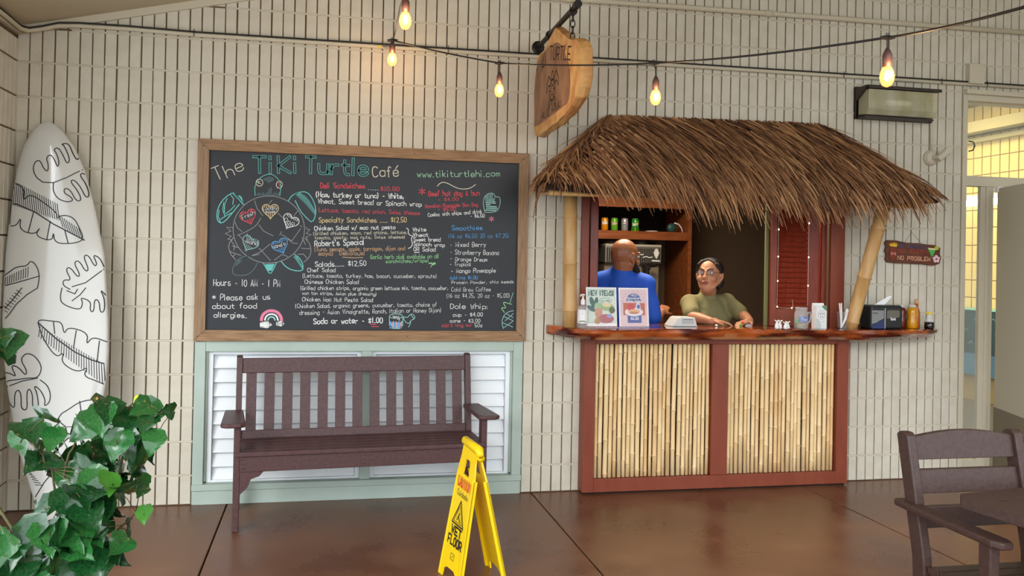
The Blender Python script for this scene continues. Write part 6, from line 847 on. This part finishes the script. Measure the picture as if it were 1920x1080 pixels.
bottle('hot_sauce_bottle',5.915,-.08,[(.023,0),(.026,.006),(.026,.10),(.022,.125),(.012,.15),(.011,.175)],M('amber sauce',(170,84,16),.2,coat=.6),M('pale amber cap',(200,150,110),.4),[(.014,.172),(.015,.174),(.014,.195),(.009,.206)],'slim amber hot sauce bottle behind the mustard')
st=thing('soy_sauce_bottle','small glass soy sauce bottle with yellow spout cap, last on the right','bottle',(5.975,-.13,ZT)); sx_,sy_=5.975,-.14
q=B(); q.lathe([(.030,0),(.034,.004),(.033,.046),(.026,.050)],(sx_,sy_,ZT),18); obj('soy_sauce',q,M('soy sauce black',(18,14,12),.1,coat=.7),st,smooth=True)
q=B(); q.lathe([(.0335,.046),(.026,.062),(.013,.085),(.014,.100)],(sx_,sy_,ZT),18,cap=False); obj('glass_neck',q,CLEARR,st,smooth=True); q=B(); q.lathe([(.018,.100),(.022,.103),(.020,.116),(.006,.118)],(sx_,sy_,ZT),12); q.tube([(sx_-.01,sy_,ZT+.11),(sx_-.032,sy_,ZT+.114)],.004,6); obj('spout_cap',q,M('yellow spout',(226,206,70),.4),st,smooth=True)
q=B(); q.add([(4.655,.05,ZT),(4.715,.05,ZT),(4.70,.06,ZT+.03),(4.67,.09,ZT),(4.705,.09,ZT)],[(0,1,2),(0,2,3),(1,4,2),(2,4,3),(0,3,4,1)]); o=obj('folded_card',q,PAPER); tag(o,'small folded white paper on the counter left of the shutter','paper')
tr=thing('hair_clip','tiny green and pink clip on the counter by the woman in olive','clip',(4.59,-.03,ZT)); q=B(); q.ellip((4.585,-.03,ZT+.012),(.012,.010,.012),n=10,k=6); obj('green_bead',q,M('lime bead',(110,176,50),.4),tr,smooth=True); q=B(); q.ellip((4.60,-.025,ZT+.026),(.013,.008,.010),n=10,k=6); obj('pink_bow',q,M('pink bow',(216,60,84),.5),tr,smooth=True)
q=B(); q.ellip((4.41,-.02,ZT+.007),(.011,.008,.007),n=8,k=6); o=obj('paper_scrap',q,PAPER); tag(o,'tiny white paper scrap on the counter in front of the woman','paper')
# ================= WET FLOOR SIGN =================
ws=thing('wet_floor_sign','yellow folding wet floor caution sign standing on the brown floor','sign',(2.5,-1.45,0))
def panel(bf,bn,tf,tn,name,outer,mirror=False):
    bf,bn,tf,tn=map(Vector,(bf,bn,tf,tn)); nrm=(bn-bf).cross(tf-bf).normalized()
    if nrm.x*outer<0: nrm=-nrm
    def F(u,v,h): return tuple(bf.lerp(bn,u).lerp(tf.lerp(tn,u),v)+nrm*h)
    q=B(); poly=[(0,0),(.17,0),(.19,.055),(.33,.085),(.67,.085),(.81,.055),(.83,0),(1,0),(1.0,.80),(.93,.93),(.93,1),(.07,1),(.07,.93),(0,.80)]
    # two halves around a hand hole
    q.prism([(0,0),(.17,0),(.19,.055),(.33,.085),(.67,.085),(.81,.055),(.83,0),(1,0),(1,.80),(0,.80)],F,-.004,.004)
    q.prism([(0,.80),(.32,.80),(.36,.92),(.07,.93)],F,-.004,.004); q.prism([(.68,.80),(1,.80),(.93,.93),(.64,.92)],F,-.004,.004); q.prism([(.07,.93),(.36,.92),(.64,.92),(.93,.93),(.93,1.0),(.07,1.0)],F,-.004,.004)
    o=obj(name,q,YEL,ws)
    q=B()
    for u0,u1 in ((0,.05),(.95,1)): q.prism([(u0,.0),(u1,.0),(u1,.80),(u0,.80)],F,-.016,.006)
    q.prism([(.05,.77),(.95,.77),(.95,.80),(.05,.80)],F,-.004,.007)
    obj('edge_rib',q,YEL,o,bevel=.002)
    return o,F
pa,F=panel((2.352,-1.362,0),(2.415,-1.60,0),(2.462,-1.345,.615),(2.50,-1.56,.60),'front_panel',-1)
pb_,F2=panel((2.605,-1.30,0),(2.64,-1.59,0),(2.478,-1.335,.615),(2.515,-1.565,.60),'rear_panel',1)
q=B(); q.tube([(2.466,-1.335,.622),(2.47,-1.36,.634),(2.505,-1.545,.622),(2.509,-1.575,.60)],[.012,.020,.022,.014],12); q.tube([(2.478,-1.35,.60),(2.515,-1.56,.585)],.016,10); obj('hinge_handle',q,YEL,ws,smooth=True)
PFn=lambda a,c,h:F(a/.235,c/.61,.0045+h)
q=B(); write(q,'CAUTION',.035,.425,.205,.425,.050,.009,PFn,0,1); obj('red_lettering',q,REDINK,pa)
q=B(); write(q,'Cuidado',.05,.385,.19,.385,.024,.003,PFn,0,1)
K=lambda pts,w_: q.ribbon(pts,w_,PFn)
K([(.05,.255),(.118,.365),(.186,.255),(.05,.255)],.007); K([(.070,.265),(.118,.343),(.166,.265),(.070,.265)],.003); K([(.10,.275),(.112,.295),(.124,.285),(.142,.272)],.006); K([(.118,.30),(.121,.308)],.008)
write(q,'WET',.06,.208,.178,.208,.035,.009,PFn,0,0); write(q,'FLOOR',.040,.158,.20,.158,.037,.009,PFn,0,0)
K([(.10,.095),(.14,.095),(.14,.122),(.10,.122),(.10,.095)],.0025); K([(.105,.10),(.135,.117)],.002); K([(.05,.455),(.19,.455)],.0015)
obj('black_lettering',q,BLKINK,pa)
# ================= CHAIR AND TABLE =================
ch=thing('armchair','dark brown slatted armchair pushed up to the table, right foreground','chair',(4.19,-2.9,0))
CHP=mat('taupe brown recycled plastic',(60,41,36),.45,rgb2=(70,50,44),scale=60,bump=.12,bscale=90)
def cbx(name,x0,x1,y0,y1,z0,z1,bev=.005,par=ch): q=B(); q.box(x0,x1,y0,y1,z0,z1); return obj(name,q,CHP,par,bevel=bev)
for x0,x1 in ((3.935,3.972),(4.405,4.442)):
    q=B(); q.prism([(-2.66,0),(-2.72,0),(-2.785,.40),(-2.78,.46),(-2.68,.885),(-2.665,.897),(-2.635,.897),(-2.615,.885),(-2.715,.45),(-2.72,.38)],lambda a,c,h:(h,a,c),x0,x1); obj('leg',q,CHP,ch,bevel=.005)
def crail(name,za,zb,ya,yb,arch=0):
    q=B(); n=10; pts=[(3.972+(4.405-3.972)*i/n,zb+arch*math.sin(PI*i/n)) for i in range(n+1)]; q.prism([(3.972,za)]+[(4.405,za)]+pts[::-1],lambda a,c,h:(a,ya+h+(yb-ya)*(c-za)/(zb-za),c),0,.024); obj(name,q,CHP,ch,bevel=.003)
crail('back_rail',.795,.878,-2.683,-2.664,.022); crail('back_rail',.675,.76,-2.712,-2.692); crail('back_rail',.555,.63,-2.742,-2.724)
for xa in (3.90,4.412):
    q=B(); q.prism([(xa+.008,-2.64),(xa+.057,-2.64),(xa+.062,-2.75),(xa+.068,-3.15),(xa+.055,-3.185),(xa+.012,-3.185),(xa-.004,-3.15),(xa,-2.75)],lambda a,c,h:(a,c,h),.618,.645); obj('armrest',q,CHP,ch,bevel=.008)
    cbx('leg',xa+.015,xa+.052,-3.13,-3.075,0,.618); cbx('side_apron',xa+.055 if xa<4 else xa-.02,xa+.075 if xa<4 else xa,-3.10,-2.72,.34,.405)
for k in range(6): cbx('seat_slat',3.945,4.43,-2.79-.062*k-.056,-2.79-.062*k,.408,.432,.003)
cbx('front_apron',3.955,4.425,-3.125,-3.10,.335,.405)
tb=thing('dining_table','dark brown square slatted table corner at the lower right','table',(3.915,-2.94,0),math.radians(8.5),local=True)
def tbx(name,x0,x1,y0,y1,z0,z1,bev=.006): q=B(); q.box(x0,x1,y0,y1,z0,z1); return obj(name,q,CHP,tb,bevel=bev)
q=B(); q.prism([(.05,0),(.85,0),(.80,-.10),(.12,-.10),(.12,-.12),(.0,-.06)],lambda a,c,h:(a,c,h),.705,.735)
q=B(); o3=[(.045,0),(.855,0),(.90,-.045),(.90,-.855),(.855,-.90),(.045,-.90),(0,-.855),(0,-.045)]; i3=[(.10,-.10),(.80,-.10),(.80,-.10),(.80,-.80),(.80,-.80),(.10,-.80),(.10,-.80),(.10,-.10)]
n=8; vs=[(a,c,z) for z in (.703,.735) for a,c in o3]+[(a,c,z) for z in (.703,.735) for a,c in i3]
q.add(vs,[(i,(i+1)%n,n+(i+1)%n,n+i) for i in range(n)]+[(n+i,n+(i+1)%n,3*n+(i+1)%n,3*n+i) for i in range(n)]+[(2*n+i,2*n+(i+1)%n,(i+1)%n,i) for i in range(n)]+[(3*n+i,3*n+(i+1)%n,2*n+(i+1)%n,2*n+i) for i in range(n)]); obj('top_frame',q,CHP,tb)
for k in range(7): tbx('top_slat',.102,.798,-.104-.0995*k-.092,-.104-.0995*k,.708,.732,.003)
tbx('apron',.12,.78,-.15,-.125,.66,.703); tbx('apron',.12,.78,-.775,-.75,.66,.703); tbx('apron',.12,.145,-.75,-.15,.66,.703); tbx('apron',.755,.78,-.75,-.15,.66,.703)
tbx('pedestal',.40,.50,-.50,-.40,.05,.66); tbx('foot',.15,.75,-.49,-.41,0,.05); tbx('foot',.41,.49,-.75,-.15,0,.05)
# ================= PLANT =================
px_,py_=.98,-2.36
pl=thing('potted_plant','leafy green hibiscus plant in the lower left foreground','plant',(px_,py_,0))
q=B(); q.lathe([(.11,0),(.15,.24),(.165,.25),(.165,.28),(.145,.28),(.13,.24)],(px_,py_,0),20); obj('pot',q,M('dark clay pot',(92,58,44),.7),pl,smooth=False)
q=B(); q.lathe([(.135,.255),(.0,.262)],(px_,py_,0),16,cap=False); obj('soil',q,M('potting soil',(46,34,26),.95),pl)
rr=random.Random(8); allpts=[]
for st_ in STEMS:
    pts=[Vector((px_+rr.uniform(-.05,.05),py_+rr.uniform(-.04,.04),.25))]+[Vector(p) for p in st_]; P=[]
    for a,b_ in zip(pts[:-1],pts[1:]): P+=[a.lerp(b_,k/5)+Vector((rr.uniform(-.006,.006),rr.uniform(-.006,.006),0)) for k in range(5)]
    P.append(pts[-1]); q=B(); q.tube(P,[.007-.0045*i/len(P) for i in range(len(P))],6); obj('stem',q,STEM,pl,smooth=True); allpts+=P
def leaf_mesh(name,m,seed):
    r_=random.Random(seed); nl=9; q=B(); ow=[.03,.29,.42,.46,.43,.36,.27,.18,.08,0]; vs=[]; curl=r_.uniform(.1,.4); fold=r_.uniform(.12,.3)
    for i in range(nl+1):
        t=i/nl; zc=-curl*t*t+.025*math.sin(t*9+seed); w_=ow[i]*(1+(.06 if i%2 else -.06)); wv=.035*math.sin(i*2.1+seed); dn=.05 if i<3 else -.02
        for k in (-1,-.66,-.33,0,.33,.66,1):
            a=abs(k); vs.append((k*w_,t-dn*a*a*1.4-.04*a*(i%2),zc+w_*fold*(a**1.5)+(wv*(1 if k>0 else -1)*a*a)-.018*math.sin(a*PI)*(1 if i%2 else .3)))
    q.add(vs,[(7*i+k,7*i+k+1,7*i+k+8,7*i+k+7) for i in range(nl) for k in range(6)])
    return q.mesh(name,m,True)
lm=[leaf_mesh('leaf',LEAFM[k%2 if k<6 else 2],k+1) for k in range(7)]
for x,y,z,s_ in LEAVES:
    s_*=1.2; P=Vector((x,y,z)); near=min(allpts,key=lambda a:(a-P).length)
    o=link('leaf',lm[rr.choice((0,0,1,1,2,3,3,4,5,5,4,0,2,4,1,3,5,2,6))],pl)
    out=(P-near); out=out if out.length>.01 else Vector((rr.uniform(-1,1),rr.uniform(-1,0),.2))
    d=(out.normalized()*.7+Vector((rr.uniform(-.7,.7),rr.uniform(-.5,.1),rr.uniform(-1.0,.15)))).normalized()
    nr=Vector((rr.gauss(0,.5),-.55+rr.gauss(0,.4),.55+rr.gauss(0,.35))); nr=(nr-d*nr.dot(d)).normalized(); sx=d.cross(nr).normalized()
    R_=Matrix((sx,d,nr)).transposed().to_4x4(); base=P-d*s_*.5
    o.matrix_basis=Matrix.Translation(base)@R_@Matrix.Diagonal((s_*rr.uniform(.85,1.1),s_,s_,1))
pst=B(); 
for x,y,z,s_ in LEAVES:
    P=Vector((x,y,z)); near=min(allpts,key=lambda a:(a-P).length); 
    if (P-near).length<.25: pst.tube([near,near.lerp(P,.5)+Vector((0,0,.01)),P],.0016,4)
o=obj('leaf_stalks',pst,STEM,pl); o['kind']='stuff'
q=B(); bp=Vector(BUDP); q.ellip(bp,(.014,.014,.022),n=10,k=8); q.ellip(bp+Vector((.008,0,.006)),(.008,.01,.018),n=8,k=6); obj('yellow_bud',q,BUD,pl,smooth=True)
# ================= PEOPLE =================
def fuse(name,q,m,parent,vox,smooth_it=6,sub=None):
    me=q.mesh(name,m,True); t=bpy.data.objects.new('t_',me); COL.objects.link(t)
    r=t.modifiers.new('r','REMESH'); r.mode='VOXEL'; r.voxel_size=vox; r.use_smooth_shade=True
    s_=t.modifiers.new('s','SMOOTH'); s_.iterations=smooth_it; s_.factor=.5
    bpy.context.view_layer.update(); dg=bpy.context.evaluated_depsgraph_get(); me2=bpy.data.meshes.new_from_object(t.evaluated_get(dg)); me2.name=name
    bpy.data.objects.remove(t); bpy.data.meshes.remove(me)
    if not me2.materials: me2.materials.append(m)
    return link(name,me2,parent)
def tf(q,M4): q.v=[tuple(M4@Vector(v)) for v in q.v]; return q
def head_shapes(q,HM):
    h=B()
    h.ellip((0,.014,.030),(.076,.096,.088)); h.ellip((0,-.020,-.030),(.064,.072,.082)); h.ellip((0,-.040,-.078),(.040,.044,.036)); h.limb([(0,-.082,.022),(0,-.098,-.016)],[.009,.012]); h.ellip((0,-.102,-.022),(.016,.014,.012)); 
    for s_ in (1,-1):
        h.ellip((s_*.030,-.083,.034),(.024,.012,.008)); h.ellip((s_*.040,-.062,-.030),(.024,.024,.024)); h.ellip((s_*.080,.012,-.002),(.012,.020,.032),Matrix.Rotation(s_*.35,3,'Z')); h.ellip((s_*.079,.004,-.028),(.010,.012,.012)); h.ellip((s_*.011,-.098,-.024),(.009,.009,.008)); h.limb([(s_*.060,.0,-.045),(s_*.035,-.045,-.088)],[.018,.016])
    h.ellip((0,-.091,-.053),(.023,.010,.005)); h.ellip((0,-.089,-.064),(.020,.010,.006)); h.ellip((0,-.074,-.098),(.018,.015,.015))
    tf(h,HM); q.add(h.v,h.f)
def face_parts(par,HM,lipc,browm):
    for s_ in (1,-1):
        q=B(); q.ellip((s_*.031,-.0800,.013),(.0135,.0105,.0085)); e=obj('eye',tf(q,HM),M('eye white',(216,210,204),.3),par,smooth=True)
        q=B(); q.ellip((s_*.031,-.0885,.013),(.0062,.0032,.0065),n=10,k=6); obj('iris',tf(q,HM),M('dark iris',(30,18,14),.2),e,smooth=True)
        q=B(); q.limb([(s_*.014,-.092,.033),(s_*.032,-.094,.041),(s_*.050,-.084,.036)],[.0035,.0042,.0028],6); obj('eyebrow',tf(q,HM),browm,par,smooth=True)
    q=B(); q.ellip((0,-.0945,-.054),(.024,.0085,.0048)); q.ellip((0,-.092,-.0625),(.020,.0085,.0058)); obj('lips',tf(q,HM),M(lipc[0],lipc[1],.45),par,smooth=True)
def hand(q,wr,dr,up,side):   # wr wrist, dr direction, up back of hand normal, side thumb side
    wr=Vector(wr); d=Vector(dr).normalized(); u=Vector(up); u=(u-d*u.dot(d)).normalized(); s_=d.cross(u)*side
    h=B(); R3=Matrix((s_,d,u)).transposed(); h.ellip(wr+d*.05,(.041,.052,.015),R3); h.limb([wr,wr+d*.03],[.024,.026])
    for k,(o_,L) in enumerate(((.030,.070),(.011,.078),(-.009,.073),(-.028,.058))):
        b_=wr+d*.085+s_*o_; h.limb([b_-d*.02,b_+d*L*.4-u*.004,b_+d*L*.72-u*.016,b_+d*L*.92-u*.032],[.0095,.009,.0082,.007],8)
    b_=wr+d*.028+s_*.034; h.limb([b_-s_*.01,b_+s_*.022+d*.022-u*.006,b_+s_*.034+d*.048-u*.014],[.012,.0105,.009],8)
    q.add(h.v,h.f)
def body(q,pel,chest,neck,headc,shL,shR,elL,elR,wrL,wrR,feet,skinr=1.0):
    q.limb([neck+(headc-neck)*-.15,neck,neck.lerp(headc,.55)],[.062,.056,.056])
    q.limb([pel,pel.lerp(chest,.5),chest],[.12*skinr,.115*skinr,.13*skinr],16)
    for sh_,el,wr in ((shL,elL,wrL),(shR,elR,wrR)):
        q.limb([chest.lerp(sh_,.5)+Vector((0,0,.02)),sh_,sh_.lerp(el,.5),el,el.lerp(wr,.35),wr],[.07,.055,.048,.040,.041,.027])
    for hp,kn,an in feet: q.limb([hp,hp.lerp(kn,.5),kn,kn.lerp(an,.3),an],[.085,.075,.056,.055,.038])
# --- man, seen from behind
mp=thing('person','bald bearded man in a royal blue shirt seen from behind inside the hatch','person',(3.88,.46,0)); 
hc=Vector((3.893,.40,1.552)); HM=Matrix.Translation(hc)@Matrix.Rotation(math.radians(116),4,'Z')@Matrix.Rotation(math.radians(3),4,'X')@Matrix.Scale(1.14,4)
tR=Vector((math.cos(math.radians(-38)),math.sin(math.radians(-38)),0)); fwd=Vector((.60,.80,0))
cen=Vector((3.875,.47,0)); sh1=cen+Vector((.165,-.10,1.36)); sh2=cen+Vector((-.170,.06,1.36)); chest=cen+Vector((0,0,1.22)); pel=cen+Vector((0,.02,.92)); nk=cen+Vector((0,-.01,1.42))
e1_=sh1+Vector((.05,-.03,-.27)); w1_=e1_+Vector((.10,.10,.06)); e2_=sh2+Vector((-.03,.03,-.29)); w2_=e2_+Vector((.09,.20,.02))
feet=[(cen+Vector((.075,-.04,.90)),cen+Vector((.09,-.03,.48)),cen+Vector((.09,-.04,.06))),(cen+Vector((-.085,.04,.90)),cen+Vector((-.09,.05,.48)),cen+Vector((-.09,.05,.06)))]
q=B(); head_shapes(q,HM); body(q,pel,chest,nk,hc,sh2,sh1,e2_,e1_,w2_,w1_,feet); hand(q,w1_,(.45,.55,.35),(.2,-.4,.9),1); hand(q,w2_,(.6,.7,.0),(0,0,1),-1)
q.ellip(hc+Vector((-.012,.0,.02)),(.098,.092,.098)); q.limb([hc+Vector((-.022,-.005,-.035)),hc+Vector((-.018,0,-.09)),nk+Vector((0,0,-.02))],[.074,.068,.072])
mb=fuse('body',q,SKIND,mp,.0065,5)
face_parts(mb,HM,('brown lips',(120,66,56)),BEARD)
q=B(); h=B(); h.ellip((0,-.058,-.080),(.056,.054,.046)); h.ellip((0,-.083,-.046),(.028,.016,.008)); 
for s_ in (1,-1): h.limb([(s_*.068,-.004,-.012),(s_*.064,-.020,-.052),(s_*.045,-.052,-.080)],[.012,.022,.030],10)
tf(h,HM); q.add(h.v,h.f); fuse('beard',q,BEARD,mp,.006,4)
q=B(); q.limb([pel+Vector((0,0,-.02)),pel.lerp(chest,.5),chest],[.155,.15,.168],18); q.limb([chest+Vector((0,0,.02)),nk+Vector((0,0,-.035))],[.15,.075],16)
for sh_,el in ((sh1,e1_),(sh2,e2_)): q.limb([chest.lerp(sh_,.5)+Vector((0,0,.03)),sh_,sh_.lerp(el,.5),sh_.lerp(el,.85)],[.10,.080,.074,.072],14)
q.limb([nk+Vector((0,0,-.03)),nk+Vector((-.004,0,.022))],[.092,.078]); q.limb([Vector((3.877,.43,1.36)),Vector((3.874,.412,1.435))],[.11,.086]); [q.limb([Vector((3.875,.43,1.40)),Vector((3.875,.43,1.40)).lerp(s2_,.5)+Vector((0,0,.004)),s2_],[.085,.080,.080]) for s2_ in (sh1,sh2)]; fuse('shirt',q,BLUE,mp,.010,24)
q=B(); q.limb([pel+Vector((0,0,.02)),pel+Vector((0,0,-.06))],[.15,.14],16)
for hp,kn,an in feet: q.limb([hp,kn,an+Vector((0,0,.05))],[.10,.075,.062])
fuse('trousers',q,GREYC,mp,.014,4)
for hp,kn,an in feet:
    q=B(); q.limb([an+Vector((-.02,-.05,-.018)),an+Vector((.07,.12,-.022))],[.042,.036]); fuse('shoe',q,BLACK,mp,.012,3)
# --- woman, leaning on the counter
wp=thing('person','woman with glasses and dark tied hair in an olive T-shirt leaning on the counter','person',(4.56,.6,0))
hc=Vector((4.527,.36,1.437)); HM=Matrix.Translation(hc)@Matrix.Rotation(math.radians(-42),4,'Z')@Matrix.Rotation(math.radians(-4),4,'X')@Matrix.Diagonal((1.12,1.08,1.03,1))
nk=Vector((4.545,.43,1.305)); chest=Vector((4.555,.45,1.12)); pel=Vector((4.57,.56,.86)); shR=Vector((4.402,.42,1.225)); shL=Vector((4.705,.44,1.235))
eR=Vector((4.318,.33,1.115)); eR=Vector((4.348,.25,1.140)); wR=Vector((4.42,.09,1.122)); eL=Vector((4.752,.27,1.150)); wL=Vector((4.715,.09,1.122))
feet=[(pel+Vector((-.08,0,0)),pel+Vector((-.09,-.05,-.42)),pel+Vector((-.09,.02,-.80))),(pel+Vector((.08,0,0)),pel+Vector((.09,-.05,-.42)),pel+Vector((.09,.02,-.80)))]
q=B(); head_shapes(q,HM); body(q,pel,chest,nk,hc,shL,shR,eL,eR,wL,wR,feet,.92); hand(q,wR,(.65,-.2,-.05),(0,0,1),1); hand(q,wL,(-.6,-.3,-.05),(0,0,1),-1)
q.limb([hc+HM.to_3x3()@Vector((0,-.045,-.085)),nk+Vector((0,-.03,.02))],[.046,.055])
wb_=fuse('body',q,SKIN,wp,.0062,5); face_parts(wb_,HM,('muted lips',(150,84,76)),HAIR)
q=B(); h=B(); h.ellip((0,.040,.042),(.082,.086,.088)); h.ellip((0,.055,-.03),(.072,.060,.066)); h.ellip((0,.118,-.018),(.048,.042,.050)); h.ellip((.05,.06,-.045),(.030,.045,.05)); h.ellip((0,.075,-.085),(.05,.035,.05)); h.limb([(-.045,-.040,.092),(0,-.030,.110),(.045,-.040,.092)],[.013,.014,.013])
for s_ in (1,-1): h.limb([(s_*.058,-.050,.075),(s_*.074,-.024,.045),(s_*.079,.002,.02)],[.012,.012,.012])
tf(h,HM); q.add(h.v,h.f); fuse('hair',q,HAIR,wp,.006,3)
gl=B(); GM=M('dark glasses frame',(60,48,44),.3); h=B()
for s_ in (1,-1):
    pts=[(s_*.033+.0225*math.cos(2*PI*i/16),-.101+.006*abs(math.cos(2*PI*i/16))*(1 if math.cos(2*PI*i/16)*s_>0 else 0),.012+.0155*math.sin(2*PI*i/16)) for i in range(17)]
    h.tube(pts,.0016,5,cap=False); h.tube([(s_*.056,-.094,.018),(s_*.078,-.04,.016),(s_*.083,.012,.008)],.0018,5)
h.tube([(-.011,-.103,.016),(0,-.108,.019),(.011,-.103,.016)],.0016,5); glo=obj('glasses',tf(h,HM),GM,wp,smooth=True)
for s_ in (1,-1):
    h=B(); h.add([(s_*.033+.0215*math.cos(2*PI*i/14),-.0985,.012+.0145*math.sin(2*PI*i/14)) for i in range(14)],[tuple(range(14))]); obj('lens',tf(h,HM),CLEAR,glo)
q=B(); q.limb([pel,pel.lerp(chest,.5),chest],[.150,.150,.155],18); q.limb([chest+Vector((0,-.01,.03)),nk+Vector((0,0,-.05))],[.14,.078],16)
for s_ in (1,-1): q.ellip(chest+Vector((s_*.07,-.09,-.01)),(.075,.065,.07))
for sh_,el in ((shR,eR),(shL,eL)): q.limb([chest.lerp(sh_,.6)+Vector((0,0,.03)),sh_,sh_.lerp(el,.5),sh_.lerp(el,.80)],[.080,.072,.064,.062],14)
q.limb([nk+Vector((0,0,-.045)),nk+Vector((0,-.006,-.025))],[.074,.064]); q.v=[(x,max(y,.252) if z<1.20 and abs(x-4.555)<.2 and y<.3 else y,z) for x,y,z in q.v]
fuse('t_shirt',q,OLIVE,wp,.009,5)
q=B(); q.limb([pel+Vector((0,0,.0)),pel+Vector((0,0,-.06))],[.14,.13],16)
for hp,kn,an in feet: q.limb([hp,kn,an+Vector((0,0,.05))],[.095,.07,.055])
fuse('trousers',q,GREYC,wp,.014,4)
for hp,kn,an in feet:
    q=B(); q.limb([an+Vector((0,.04,-.02)),an+Vector((0,-.13,-.024))],[.040,.035]); fuse('shoe',q,BLACK,wp,.012,3)
